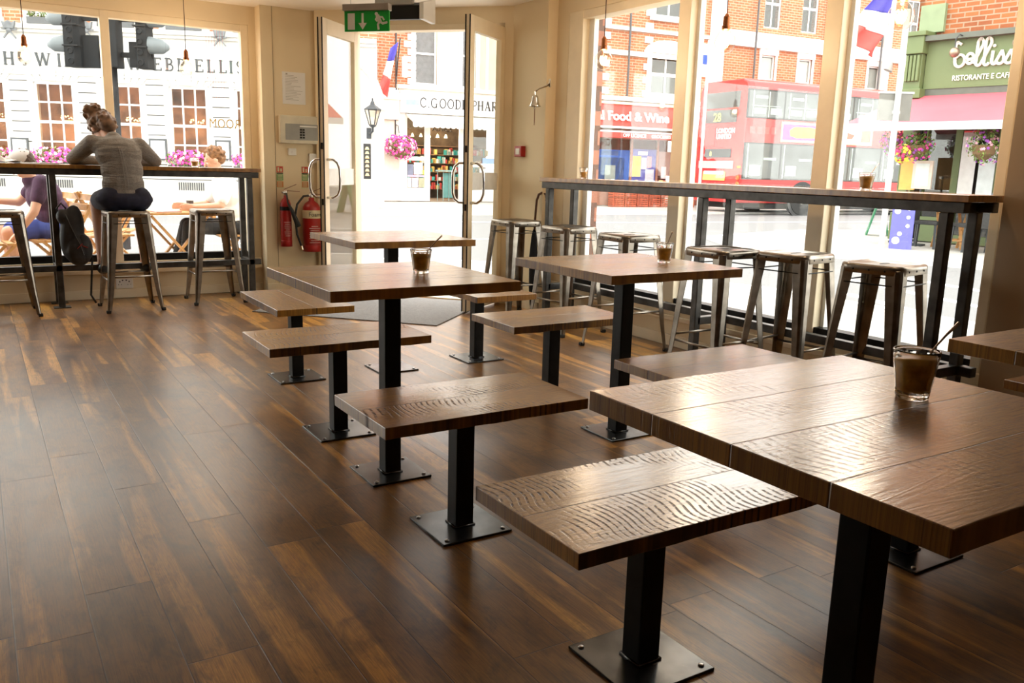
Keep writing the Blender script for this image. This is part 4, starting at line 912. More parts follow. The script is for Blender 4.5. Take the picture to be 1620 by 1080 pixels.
for i, c_ in enumerate(cent[1:-1]):
    if c_ < -4: continue
    hb = empty('window_planter', PB.P+PB.d*c_, PB.rz, ('green box hedge planter on the first floor ledge of the pub, ' + {-3.18: 'far left', -1.57: 'second window', .045: 'behind the signals', 1.655: 'above the bulb', 3.265: 'rightmost'}.get(c_, 'left')), 'planter', 'hedge planters on the pub ledge')
    MB().box(-.42, .42, -.18, .02, 4.27, 4.42).build('trough', mat('lead_trough', (.09, .095, .10), .6), hb)
    q = random.Random(i); L = MB()
    for k in range(420):
        p = Vector((q.uniform(-.42, .42), q.uniform(-.2, .0), q.uniform(4.40, 4.72))); a_ = Vector((q.uniform(-1, 1), q.uniform(-1, 1), q.uniform(-1, 1))).normalized()*.035; b_ = a_.orthogonal().normalized()*.02; L.add([p-a_, p+b_, p+a_, p-b_], [(0, 1, 2, 3)])
    L.build('foliage', mat('box_hedge_leaves', (.10, .14, .03), .7, var=.4, scale=30), hb)
# arched entrance at the pub's right end
s1, z1 = PB.at(600, 145); s0, z0 = PB.at(540, 100)
ar = MB(); pts = arc(s1-.95, 2.55, 1.0, 1.25, 0, 180, 16)
for a_, b_ in zip(pts, pts[1:]): ar.bar((a_[0], -.10, a_[1]), (b_[0], -.10, b_[1]), .16, .18, up=(0, 1, 0), ext=.02)
ar.box(s1-.05, s1+.12, -.14, .0, 0, 2.6).box(s1-2.05, s1-1.85, -.14, 0, 0, 2.6).box(s1-.12, s1+.18, -.18, 0, 2.5, 2.68).build('entrance_arch', STONE2, pub, bevel=.01)
# lantern and the black name plate
a_, b_, c_, d_ = PB.rect(577, 216, 602, 155, -.35)
a_, b_ = min(a_, b_), max(a_, b_); c_, d_ = min(c_, d_), max(c_, d_); lx = (a_+b_)/2; hh = d_-c_; LI = mat('wrought_iron', (.03, .035, .04), .5)
la = empty('wall_lantern', PB.P+PB.d*lx, PB.rz, 'black wall lantern beside the arched pub entrance, left of the hanging flowers', 'lamp')
lb_ = MB(); lb_.lathe([(.02, d_), (.02, d_-.06), (.05, d_-.10), (.06, d_-.16), (.22, d_-.27), (.22, d_-.29)], 6, Matrix.Translation((0, -.4, 0)))
for k in range(6): a_ = 2*PI*k/6; lb_.tube([(.20*math.cos(a_), -.4+.20*math.sin(a_), d_-.29), (.09*math.cos(a_), -.4+.09*math.sin(a_), d_-.66)], .012, 5)
lb_.lathe([(.10, d_-.66), (.08, d_-.70), (.02, d_-.74)], 6, Matrix.Translation((0, -.4, 0))); lb_.build('lantern_frame', LI, la)
MB().lathe([(.185, d_-.29), (.085, d_-.66)], 6, Matrix.Translation((0, -.4, 0))).build('lantern_glass', CLEAR, la)
MB().tube([(0, -.4, d_-.72), (0, -.38, d_-.82), (-.08, -.2, d_-.88), (-.10, -.03, d_-.84)], .03, 8).box(-.17, -.05, -.06, 0, c_-.05, c_+.22).build('bracket', LI, la)
a_, b_, c_, d_ = PB.rect(575, 283, 587, 227); c_, d_ = min(c_, d_), max(c_, d_)
pp = empty('name_plaque', PB.P+PB.d*a_, PB.rz, 'tall black plaque with gold shapes beneath the wall lantern', 'plaque'); wdt = abs(b_-a_)
MB().box(0, wdt, -.03, 0, c_, d_).build('board', mat('gloss_black_board', (.015, .015, .015), .3), pp); gs = MB()
for i in range(7): zz = c_+.08+i*(d_-c_-.12)/7; gs.prism([(wdt*.2, zz), (wdt*.8, zz), (wdt*.65, zz+.07), (wdt*.35, zz+.07)], -.036, -.03)
gs.build('gilding', mat('gold_leaf', (.72, .55, .28), .35, .5), pp)

# ---------------------------------------------------------------- pharmacy
PH = Frame(gnd(700, 318).to_tuple(), (FD.x, FD.y)); ph = PH.root('pharmacy_building', 'brick and cream building with the white pharmacy sign, seen through the open doors', 'building')
X = lambda u, v: PH.at(u, v)
uw = [PH.rect(656, 135, 691, 33), PH.rect(732, 140, 752, 36)]; uw = [(a, b, min(c, d), max(c, d)) for a, b, c, d in uw]; pass
m_ = MB(); wall_cells(m_, -2.45, -1.05, 3.5, 8, [], 0, .3); wall_cells(m_, -2.45, -2.15, 0, 3.5, [], 0, .3); m_.build('brick_wall', BRICK, ph)
m_ = MB(); wall_cells(m_, -1.05, 2.9, 3.5, 8, uw, 0, .3); m_.build('upper_wall', mat('cream_tile_wall', (.62, .50, .36), .7, var=.06, scale=3), ph)
qn = MB()
for i in range(12): qn.box(-1.22-(.12 if i % 2 else 0), -.95, -.04, 0, 3.62+i*.22, 3.80+i*.22)
for a, b, c, d in uw: qn.box(a-.12, a, -.05, .1, c-.1, d+.3).box(b, b+.12, -.05, .1, c-.1, d+.3).box(a-.15, b+.15, -.08, .1, c-.12, c)
for u in (693, 728, 770): s_, _ = X(u, 90); qn.box(s_-.03, s_+.05, -.05, 0, 3.5, 7)
qn.build('stone_quoins', WHITE, ph)
for a, b, c, d in uw:
    f = sash(PH, ph, a, b, c, d, 1, 2, .1); MB().box(a+.05, b-.05, .12, .16, c, c+(d-c)*.97).build('net_curtain', mat('grey_net_curtain', (.50, .50, .54), .9), f)
MB().box(-1.62, 2.9, -.25, .0, 3.46, 3.58).box(-1.55, 2.9, -.18, 0, 3.40, 3.46).build('ledge', STONE2, ph)
MB().box(-2.15, -1.52, -.12, .1, 0, 2.5).box(-2.2, -1.47, -.18, .1, .0, .95).box(-2.12, -1.55, -.25, 0, 2.5, 3.4).box(-2.2, -1.5, -.3, 0, 3.1, 3.3).build('stone_pilaster', STONE2, ph, bevel=.02)
MB().tube([(-2.34, -.12, -.02), (-2.34, -.12, 8)], .075, 10).build('drainpipe', mat('black_drainpipe', (.03, .035, .04), .5), ph)
MB().tube([(-1.62, -.1, 3.4), (-1.62, -.1, 8)], .03, 8).tube([(-1.66, -.14, 2.0), (-1.66, -.14, 3.4)], .02, 8).build('service_pipe', mat('black_drainpipe2', (.06, .05, .05), .5), ph)
sg = MB().box(-1.52, 2.9, -.22, -.02, 2.74, 3.40); sg.build('sign_board', mat('white_sign_board', (.80, .80, .79), .5), ph)
s0, z0 = X(639, 166); s1, z1 = X(657, 157); MB().box(s0, s1+.05, -.23, -.22, 2.98, 3.14).build('blue_badge', mat('pale_blue_badge', (.25, .50, .72), .5), ph)
SG = mat('charcoal_sign_letters', (.03, .03, .03), .6); sl = ph; sp = [661, 674, 681, 699, 715, 732, 745]
xs = -.87
for ch, w_ in [(c__, w__*.80) for c__, w__ in (('C', .33), ('.', .12), ('G', .36), ('O', .34), ('O', .34), ('D', .30), ('E', .28), (' ', .16), ('P', .24), ('H', .32), ('A', .31), ('R', .29), ('M', .36), ('A', .31), ('C', .34), ('Y', .28))]:
    if ch != ' ': gl = MB(); glyph(gl, ch, xs, 2.93, .29, .78, -.236, -.22); gl.build('letter', SG, sl)
    xs += w_
aw = MB(); aw.prism([(-.02, 2.74), (-.75, 2.50), (-.75, 2.44), (-.02, 2.68)], -1.30, 2.9, 'x'); aw.build('awning', mat('white_canvas', (.80, .78, .72), .8), ph)
sc = MB(); k = -1.30
while k < 2.8: sc.prism([(k, 2.48)]+[(k+.09-.09*math.cos(PI*i/6), 2.34-.055*math.sin(PI*i/6)) for i in range(7)]+[(k+.18, 2.48)], -.76, -.745); k += .18
sc.build('scalloped_valance', mat('white_canvas2', (.74, .71, .63), .8), ph)
hs = [(-1.24, -.62, .42, 2.6), (-.46, .58, .0, 2.6), (.72, 2.3, .42, 2.6), (2.45, 2.8, .42, 2.6)]
m_ = MB(); wall_cells(m_, -1.52, 2.9, 0, 2.75, hs, -.05, .08); m_.build('shopfront_frame', WHITE, ph)
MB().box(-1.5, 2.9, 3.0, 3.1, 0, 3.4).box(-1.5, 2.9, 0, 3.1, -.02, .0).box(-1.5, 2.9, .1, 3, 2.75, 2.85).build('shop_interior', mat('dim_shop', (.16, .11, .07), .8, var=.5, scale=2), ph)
for h_ in (hs[0], hs[2], hs[3]): MB().box(h_[0], h_[1], .0, .01, h_[2], h_[3]).build('pane', DARKGLASS, ph)
sh = MB(); goods = MB(); q = random.Random(9)
for z in [.3, .6, .9, 1.2, 1.5, 1.8]: sh.box(-.4, 2.7, 2.5, 2.9, z, z+.02)
sh.build('shelving', mat('shelf_brown', (.3, .18, .1), .7), ph)
cols = [mat('pack_'+nm_, c_, .6) for nm_, c_ in (('white', (.7, .7, .7)), ('ochre', (.6, .42, .12)), ('teal', (.05, .35, .35)), ('red', (.5, .06, .05)))]
for ci, mt in enumerate(cols):
    gd = MB()
    for z in [.32, .62, .92, 1.22, 1.52]:
        for i in range(12): xx = q.uniform(-.4, 2.6); gd.box(xx, xx+q.uniform(.05, .12), 2.42, 2.52, z, z+q.uniform(.1, .24))
    tag(gd.build('packaging', mt, ph), kind='stuff')
lamp_light(ph, (0, 1.4, 1.95), 60, (1, .8, .5))
for i in range(5): MB().lathe([(.06, 2.12), (.035, 2.2), (.01, 2.24)], 10, Matrix.Translation((-.55+i*.3, 1.4, -.05))).build('shop_light', emis('warm_shop_light', (1, .72, .32), 5), ph)
text_obj('lettering', 'ADVICE', BLACK, ph, (-.38, -.02, 2.22), .2, .005)
def posters(root, rects, off=-.02):
    for (a, b, c, d, col, nm_) in rects: MB().box(a, b, off-.008, off, c, d).build('poster', mat('poster_'+nm_, col, .6), root)
posters(ph, [(-1.22, -.64, 1.28, 1.40, (.75, .75, .74), 'white'), (-1.22, -1.02, .82, 1.16, (.18, .2, .28), 'slate'), (-1.0, -.70, .84, 1.22, (.72, .74, .78), 'pale'), (-.76, -.66, .84, .98, (.7, .72, .05), 'lime'), (-1.22, -.64, .76, .82, (.45, .38, .5), 'mauve'), (-1.06, -.86, .44, .74, (.66, .58, .78), 'lilac'), (-.84, -.65, .44, .74, (.35, .36, .24), 'olive'), (-1.22, -1.08, .44, .74, (.6, .64, .66), 'haze'),
             (.76, .92, 1.50, 1.68, (.3, .66, .6), 'mint'), (.74, .90, 1.36, 1.5, (.1, .4, .7), 'blue'), (.78, .88, 1.24, 1.36, (.6, .72, .05), 'lime'), (.74, 1.6, 1.12, 1.24, (.75, .75, .75), 'white'), (.78, .96, .84, 1.02, (.35, .1, .6), 'violet'), (.74, 1.3, .44, .82, (.62, .7, .8), 'sky'), (1.3, 2.25, .44, 1.08, (.72, .72, .70), 'pale'), (1.4, 2.2, 1.24, 1.42, (.3, .45, .7), 'azure')])
MB().ball((-1.0, .1, 1.62), (.09, .04, .15), 10).build('green_balloon', mat('emerald', (.0, .5, .28), .3), ph)
rk = MB()
for i in range(4): rk.tube([(-.1+i*.2, .2, 0), (-.1+i*.2, .2, 1.0)], .012, 6)
rk.box(-.12, .52, .05, .35, .95, 1.0).build('display_rack', mat('grey_green_metal', (.2, .3, .28), .5), ph); MB().box(.1, .45, .22, .25, .1, .9).build('rack_board', mat('teal_board', (.08, .22, .2), .6), ph)
# hanging basket
hbx = PH.P+PH.d*(-1.62)-PH.q*.5
b_ = empty('hanging_basket', (hbx.x, hbx.y, 1.72), PH.rz, 'large pink hanging flower basket left of the pharmacy window', 'flowers')
plant(b_, (0, 0, -.04), (.5, .42, .38), 420, 420, (PINK, PINK, LPINK), 40, .05, .05); MB().lathe([(.05, -.38), (.2, -.3), (.26, -.12)], 12).build('basket', mat('coir_liner', (.2, .12, .06), .9), b_)
MB().tube([(0, 0, .0), (0, .2, .6), (0, .45, .65)], .012, 6).build('hook', LI, b_)
# tricolour flags
FB, FW_, FR = mat('flag_blue', (.07, .06, .38), .8), mat('flag_white', (.78, .78, .8), .8), mat('flag_red', (.66, .08, .07), .8)
def flag(root, A, B, C_, D_, seed, n=10):
    """A-B along the staff edge, C_-D_ the free edge; three cloth bands with folds"""
    A, B, C_, D_ = map(Vector, (A, B, C_, D_)); q = random.Random(seed); nrm = (B-A).cross(C_-A).normalized()
    for bi, mt in enumerate((FB, FW_, FR)):
        vs = []; fs = []
        for i in range(n+1):
            t = (bi+i/n)/3
            for j in range(n+1):
                s_ = j/n; p = A.lerp(C_, t).lerp(B.lerp(D_, t), s_)+nrm*.05*math.sin(s_*9+t*7+seed)*(.3+t); vs.append(p)
        for i in range(n):
            for j in range(n): fs.append((i*(n+1)+j, i*(n+1)+j+1, (i+1)*(n+1)+j+1, (i+1)*(n+1)+j))
        o = MB().add(vs, fs).build(('blue_band', 'white_band', 'red_band')[bi], mt, root, smooth=True); sd_ = o.modifiers.new('s', 'SOLIDIFY'); sd_.thickness = .006
f1 = empty('flag', PH.P, PH.rz, 'small drooping tricolour flag on the brick by the drainpipe', 'flag', 'tricolour flags')
def P3(fr, u, v, off): s_, z_ = fr.at(u, v, off); return (s_, off, z_)
flag(f1, P3(PH, 618, 76, -.9), P3(PH, 630, 66, -.9), P3(PH, 600, 138, -.9), P3(PH, 612, 155, -.9), 2)
MB().tube([P3(PH, 633, 60, -.9), P3(PH, 629, 100, -.5), P3(PH, 627, 125, -.02)], .02, 6).build('staff', LI, f1)
MB().box(*[v for v in (PH.at(629, 92)[0], PH.at(636, 92)[0])], -.5, -.4, PH.at(632, 124)[1], PH.at(632, 92)[1]).build('furled_cloth', FW_, f1)
dR = (_r.x, _r.y)
FL = Frame((7.9, 5.6), dR); f2 = FL.root('flag', 'large tricolour flag hanging at the top right, above the bus', 'flag', 'tricolour flags')
flag(f2, P3(FL, 1384, -8, 0), P3(FL, 1418, -14, .1), P3(FL, 1341, 62, .0), P3(FL, 1386, 92, .15), 5)
MB().tube([P3(FL, 1430, -60, .3), P3(FL, 1400, -6, .1), P3(FL, 1386, 4, .05)], .015, 6).build('staff', LI, f2)

# ---------------------------------------------------------------- food and wine shop and the brick terrace behind the bus
FW = Frame((18.3, 22.6), (FD.x, FD.y)); fw = FW.root('food_shop_building', 'orange brick terrace with the red food and wine shop, behind the bus', 'building')
def rr(fr, *a):
    p, q, r_, t = fr.rect(*a); return min(p, q), max(p, q), min(r_, t), max(r_, t)
wins = [rr(FW, 1031, 152, 1078, 84), rr(FW, 1040, 30, 1083, -40)]
L1 = 3.35
m_ = MB(); big = [(5.6+1.75*i, 6.25+1.75*i, 3.6, 5.25) for i in range(8)]; big2 = [(5.6+1.75*i, 6.35+1.75*i, 6.15, 7.8) for i in range(8)]
wall_cells(m_, -1.95, 22, L1, 9, wins+big+big2, 0, .3); m_.build('brick_wall', BRICK, fw)
wt = MB()
for a, b, c, d in wins: wt.box(a-.16, a, -.05, .1, c-.1, d).box(b, b+.16, -.05, .1, c-.1, d).box(a-.2, b+.2, -.1, .1, c-.16, c)
a, b, c, d = wins[0]; wt.prism([((a+b)/2+(b-a)*.72*math.cos(PI*i/12), d+.02+.42*math.sin(PI*i/12)) for i in range(13)], -.06, .0)
wt.box(-1.95, 3.3, -.08, 0, 4.78, 4.93).box(-1.95, 3.3, -.08, 0, 5.55, 5.66).box(-1.95, 3.3, -.3, 0, L1, L1+.13)
for z in [L1+.2+.42*i for i in range(13)]: wt.box(-.90, -.66, -.04, 0, z, z+.21).box(wins[0][0]-.3, wins[0][0], -.04, 0, z, z+.2)
wt.box(3.3, 3.75, -.25, 0, 0, 9).box(8.6, 8.9, -.1, 0, 3.3, 9).box(11.4, 11.75, -.2, 0, 3.3, 9)
wt.box(3.75, 22, -.12, 0, 5.45, 5.95).box(3.75, 22, -.25, 0, 3.2, 3.4)
for a, b, c, d in big: wt.box(a-.1, b+.1, -.06, 0, d, d+.28).box(a-.08, a, -.04, .05, c, d).box(b, b+.08, -.04, .05, c, d)
wt.build('white_stonework', WHITE, fw)
for a, b, c, d in wins: sash(FW, fw, a, b, c, d, 2, 2, .1, .06)
for a, b, c, d in big: 
    f = sash(FW, fw, a, b, c, d, 1, 2, .08, .05); MB().box(a+.04, b-.04, .12, .15, c, c+(d-c)*.95).build('white_blind', WHITE, f)
for a, b, c, d in big2: sash(FW, fw, a, b, c, d, 2, 2, .08, .05)
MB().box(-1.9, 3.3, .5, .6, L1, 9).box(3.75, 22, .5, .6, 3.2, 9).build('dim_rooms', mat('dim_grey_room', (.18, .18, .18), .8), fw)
dp = MB()
for s_ in (.0, 5.2, 8.5, 11.3): dp.tube([(s_, -.14, L1), (s_, -.14, 9)], .035, 8)
dp.build('drainpipes', mat('dark_pipe', (.08, .08, .085), .5), fw)
FRD = mat('shop_red', (.56, .06, .05), .5, var=.03)
sb = MB().prism([(-.02, 3.22), (-.35, 3.22), (-.45, 2.50), (-.02, 2.50)], -1.95, 2.30, 'x'); sb.build('red_fascia', FRD, fw)
MB().box(-1.95, 2.32, -.40, -.3, 3.22, 3.30).build('cream_trim', mat('cream_trim', (.75, .66, .42), .6), fw)
MB().box(-1.95, 2.30, -.47, -.2, 2.47, 2.53).prism([(1.75, 2.53), (2.3, 2.53), (2.3, 2.68), (2.15, 2.66)], -.46, -.44).box(-1.95, 2.3, -.55, -.2, 2.34, 2.39).build('white_stripe', WHITE, fw)
MB().box(-1.95, 2.3, -.54, -.2, 2.17, 2.36).build('red_valance', FRD, fw)
s0, z0 = FW.at(957, 188, -.43); s1, _ = FW.at(1058, 188, -.43)
t_ = text_obj('lettering', 'Local Food & Wine', WHITE, fw, (0, -.47, 2.72), .40, .01, 'LEFT', rot=(PI/2-.13, 0, 0), bold=.012)
wd_ = max(v.co.x for v in t_.data.vertices); full = (s1-s0)/.72
for v in t_.data.vertices: v.co.x *= full/wd_
t_.location.x = s1-full
text_obj('lettering', 'OFF LICENCE     GROCERIES', WHITE, fw, (-.35, -.556, 2.205), .15, .004, bold=.004)
m_ = MB(); hs = [(-1.85, -1.2, .5, 2.15), (-1.1, .32, .5, 2.15), (.40, 1.38, .5, 2.15), (1.45, 2.9, .0, 2.15)]
wall_cells(m_, -1.95, 3.3, 0, 2.5, hs, -.05, .05); m_.build('shopfront_frame', mat('shopfront_brown', (.34, .16, .11), .6), fw)
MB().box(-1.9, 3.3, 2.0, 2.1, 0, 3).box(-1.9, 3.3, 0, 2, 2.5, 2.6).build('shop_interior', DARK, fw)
for h_ in hs: MB().box(h_[0], h_[1], 0, .01, h_[2], h_[3]).build('pane', DARKGLASS, fw)
posters(fw, [(-1.1, .30, .6, 1.80, (.03, .12, .45), 'royal'), (-.95, .1, .62, 1.55, (.10, .13, .12), 'bottle_green'), (-.9, -.15, 1.62, 1.76, (.7, .68, .7), 'pale'), (.40, 1.36, .6, 1.85, (.10, .12, .42), 'indigo'), (1.48, 2.5, 1.0, 1.8, (.3, .22, .2), 'maroon_haze')], -.02)
posters(fw, [(.42, .75, .95, 1.62, (.72, .62, .03), 'yellow'), (.62, 1.0, 1.66, 1.78, (.75, .72, .74), 'white'), (.78, .98, 1.2, 1.58, (.74, .6, .68), 'blush'), (1.0, 1.18, 1.25, 1.62, (.6, .3, .35), 'rose'), (.95, 1.3, .8, 1.2, (.55, .62, .7), 'sky2'), (-.65, -.25, .7, 1.3, (.25, .3, .28), 'slate_green'), (1.6, 1.8, .9, 1.3, (.7, .6, .62), 'pink_grey')], -.035)
q = random.Random(12); crate0 = None
for i in range(14):
    if crate0 is None:
        crate0 = empty('produce_crate', (0, 0, 0), FW.rz, '', 'crate', 'red plastic crates in front of the food shop'); c_ = MB()
        for j in range(4):
            z = .04+j*.065; c_.box(-.21, .21, -.15, -.135, z, z+.04).box(-.21, .21, .135, .15, z, z+.04).box(-.21, -.195, -.15, .15, z, z+.04).box(.195, .21, -.15, .15, z, z+.04)
        for xx in (-.2, -.07, .07, .2): c_.box(xx-.012, xx+.012, -.155, -.13, 0, .3)
        c_.box(-.21, .21, -.15, .15, 0, .02); c_.build('slatted_box', mat('crate_red', (.42, .10, .05), .6, var=.2), crate0); cr = crate0
    else: cr = copy_tree(crate0)
    k = i % 7; lv = i//7; p = FW.P+FW.d*(-.62+k*.47)-FW.q*(.75+.0*lv); cr.location = (p.x, p.y, PAVZ+lv*.31)
    cr['label'] = 'red plastic crate outside the food shop, %s, %s from the left' % ('on the ground' if lv == 0 else 'stacked on top', ('first', 'second', 'third', 'fourth', 'fifth', 'sixth', 'seventh')[k])
pr = empty('produce_display', FW.P-FW.q*.75, FW.rz, 'mixed bagged produce piled on the crates outside the food shop', 'produce')
for ci, (nm_, c_) in enumerate((('pale_bags', (.66, .68, .68)), ('green_veg', (.25, .36, .2)), ('orange_fruit', (.75, .30, .08)), ('red_fruit', (.62, .10, .06)))):
    b_ = MB()
    for i in range(26): xx = q.uniform(-.8, .9) if ci < 2 else q.uniform(1.0, 2.35) if i % 3 else q.uniform(-.8, .2); b_.ball((xx, q.uniform(-.12, .12), .64+q.uniform(0, .16)), (q.uniform(.05, .12), .07, q.uniform(.04, .08)), 8)
    tag(b_.build('produce', mat(nm_, c_, .6), pr, smooth=True), kind='stuff')
bs = FW.root('bus_stop_flag', 'blue and white bus stop flag above the rear of the bus', 'sign'); a, b, c, d = rr(FW, 1105, 122, 1117, 68, -6)
MB().box(a, b, -6.03, -6, c, d).build('panel', PLASTICW, bs); MB().box(a+.0, b-.03, -6.04, -6.03, c+(d-c)*.38, c+(d-c)*.66).build('blue_field', mat('bus_stop_blue', (.04, .1, .5), .5), bs); MB().tube([(b+.03, -6, -.05), (b+.03, -6, d+.1)], .04, 8).build('pole', mat('grey_pole', (.45, .45, .44), .5), bs)

# ---------------------------------------------------------------- the red double-decker
BC0 = gnd(1167, 341, ROADZ); BU = Frame((BC0.x, BC0.y), (FD.x, FD.y)); bus = BU.root('double_decker_bus', 'red double-decker bus passing left to right behind the right window', 'bus')
BRED = mat('bus_red', (.62, .035, .035), .22, var=.02, scale=1); BH, BL, BW = 3.86, 10.2, 2.3; Z0 = 0.0
def bprof(z): return 0
body = MB(); k = .10
prof = [(k, .28), (0, .40), (0, 3.3), (-.0, 3.58), (.10, 3.78), (.30, BH), (BW-.30, BH), (BW-.10, 3.78), (BW, 3.58), (BW, .40), (BW-k, .28)]
secs = [(.12, .96), (0, 1.0), (BL-.4, 1.0), (BL, .95)]
vs = []
for x_, sc_ in ((0.22, 1), (.05, 1), (.0, 1), (BL-.2, 1), (BL, 1)):
    for y_, z_ in prof:
        zz = z_ if x_ > .03 or z_ < 3 else z_
        yy = BW/2+(y_-BW/2)*(1.0 if x_ not in (BL,) else .96); vs.append((x_ if not (x_ == .22) else 0.22, yy, zz+Z0))
# rear leans gently forward at the top
n = len(prof); body2 = []
for i, (x_, sh) in enumerate(((0, 0), (.3, 0), (BL-.3, 0), (BL, 1))):
    for y_, z_ in prof:
        xx = x_+(.13*(z_/BH)**2 if i == 0 else 0); yy = y_ if i in (1, 2) else BW/2+(y_-BW/2)*.965; body2.append((xx, yy, z_+Z0))
fs = [(i*n+j, i*n+(j+1) % n, (i+1)*n+(j+1) % n, (i+1)*n+j) for i in range(3) for j in range(n)]+[tuple(range(n)), tuple(3*n+j for j in range(n))]
MB().add(body2, fs).build('body', BRED, bus, bevel=.05, seg=3)
BG = mat('bus_glass', (.075, .085, .085), .06, var=.5, scale=.9); BGL = mat('bus_trim_black', (.02, .02, .022), .4)
def side(x0, x1, z0, z1, mt, nm_, y=-.012, t=.02): return MB().box(x0, x1, y, y+t, z0+Z0, z1+Z0).build(nm_, mt, bus, bevel=.01)
side(-.0+.02, 9.9, 2.73, 3.56, BGL, 'upper_window_band'); side(.02, 9.9, .98, 2.05, BGL, 'lower_window_band')
seatm = mat('bus_interior_pale', (.42, .50, .46), .6, var=.35, scale=2.5)
for i in range(7):
    x0 = .08+i*1.4; p = side(x0, x0+1.34, 2.77, 3.51, BG, 'upper_window', -.016, .006); m_ = MB(); q = random.Random(i)
    m_.box(x0+.15, x0+.19, -.019, -.016, 2.78+Z0, 3.5+Z0).box(x0+.75, x0+.79, -.019, -.016, 2.78+Z0, 3.5+Z0); m_.box(x0+.22, x0+.66, -.019, -.016, 2.86+Z0, 3.02+Z0).box(x0+.84, x0+1.26, -.019, -.016, 2.86+Z0, 3.04+Z0).box(x0+.1, x0+1.2, -.019, -.016, 3.08+Z0, 3.10+Z0).box(x0+.25, x0+.7, -.019, -.016, 3.30+Z0, 3.38+Z0); m_.build('seats_and_rails', seatm, p)
    if i not in (5,):
        p = side(x0, x0+1.34, 1.02, 2.01, BG, 'lower_window', -.016, .006); m_ = MB(); m_.box(x0+.08, x0+.12, -.019, -.016, 1.03+Z0, 2.0+Z0).box(x0+.2, x0+.62, -.019, -.016, 1.1+Z0, 1.4+Z0).box(x0+.72, x0+1.2, -.019, -.016, 1.55+Z0, 1.62+Z0); m_.build('seats_and_rails', seatm, p)
side(1.40, 5.2, 2.10, 2.68, mat('advert_cream', (.80, .62, .36), .5), 'advert_frame'); side(1.46, 3.15, 2.16, 2.62, mat('advert_purple', (.30, .07, .50), .5), 'advert_left', -.018); side(3.2, 5.14, 2.16, 2.62, mat('advert_sky', (.50, .68, .72), .5), 'advert_right', -.018)
m_ = MB(); m_.prism([(1.75, 2.28+Z0), (2.0, 2.22+Z0), (2.7, 2.24+Z0), (3.05, 2.32+Z0), (3.0, 2.5+Z0), (2.5, 2.56+Z0), (1.9, 2.55+Z0), (1.72, 2.45+Z0)], -.024, -.018); m_.build('advert_shape', mat('advert_orange', (.80, .36, .05), .5), bus)
m_ = MB(); m_.prism([(3.3, 2.25+Z0), (4.3, 2.28+Z0), (4.4, 2.4+Z0), (3.7, 2.55+Z0), (3.3, 2.5+Z0)], -.024, -.018).box(4.7, 5.1, -.024, -.018, 2.2+Z0, 2.6+Z0); m_.build('advert_shape', mat('advert_coral', (.75, .16, .12), .5), bus)
m_ = MB()
for i in range(4): m_.box(.2+i*.27, .2+i*.27+.2, -.006, .0, 2.3+Z0, 2.5+Z0)
m_.build('faded_panel', mat('bus_red_faded', (.66, .09, .085), .4), bus)
side(.1, BL-.2, .60, .62, mat('bus_red_dark', (.4, .02, .02), .4), 'skirt_line', -.005, .006)
def rear(y0, y1, z0, z1, mt, nm_, x=-.012, t=.02): return MB().box(x+.03*(z0/BH)**2, x+.13*(z1/BH)**2*.9+t, y0, y1, z0+Z0, z1+Z0).build(nm_, mt, bus, bevel=.008)
def rq(y0, y1, z0, z1, mt, nm_, out=.012):  # panel lying on the leaning rear face
    f = lambda z: .13*(z/BH)**2-out
    vs = [(f(z)+dx, y, z+Z0) for z in (z0, z1) for y in (y0, y1) for dx in (0, .02)]
    return MB().add(vs, [(0, 1, 3, 2), (4, 6, 7, 5), (0, 4, 5, 1), (2, 3, 7, 6), (0, 2, 6, 4), (1, 5, 7, 3)]).build(nm_, mt, bus)
rq(.38, BW-.38, 3.05, 3.52, BG, 'rear_window'); rq(.45, BW-.45, 2.62, 3.0, BG, 'rear_blind'); rq(.55, BW-.55, 1.60, 1.86, BGL, 'rear_lower_window')
rq(1.35, 2.05, 1.95, 2.5, mat('bus_grille', (.32, .03, .03), .6), 'grille'); rq(.40, 2.0, 1.28, 1.50, mat('rear_ad_grey', (.42, .42, .41), .5), 'engine_cover_badge'); rq(.72, 1.75, .92, 1.18, mat('plate_yellow', (.72, .55, .15), .5), 'number_plate'); rq(.80, 1.7, 1.1, 1.2, PLASTICW, 'plate_strip', .016)
def rtext(txt, y, z, size, mt, nm_='lettering', bold=0, sx=1):
    x_ = .13*(z/BH)**2-.022; return text_obj(nm_, txt, mt, bus, (x_, y, z+Z0), size, .003, 'LEFT', rot=(PI/2, 0, -PI/2), bold=bold, sx=sx)
rtext('28', 1.48, 2.66, .36, mat('route_yellow', (.75, .78, .12), .5), bold=.004); rtext('8', 1.5, 1.64, .2, mat('route_yellow2', (.75, .7, .2), .5))
rtext('LONDON', 1.28, 2.32, .19, WHITE, bold=.008); rtext('UNITED', 1.26, 2.15, .19, WHITE, bold=.008)
lt = MB()
for y_ in (.12, BW-.12): lt.lathe([(.07, 0), (.07, .03), (.04, .045)], 14, Matrix.Translation((-.0, y_, 1.02+Z0)) @ Matrix.Rotation(-PI/2, 4, 'Y')).lathe([(.07, 0), (.07, .03), (.04, .045)], 14, Matrix.Translation((-.0, y_, .84+Z0)) @ Matrix.Rotation(-PI/2, 4, 'Y'))
lt.build('tail_lights', mat('tail_light', (.75, .12, .02), .3), bus); rq(.06, .2, 1.30, 1.36, mat('amber_light', (.8, .35, .02), .3), 'indicator')
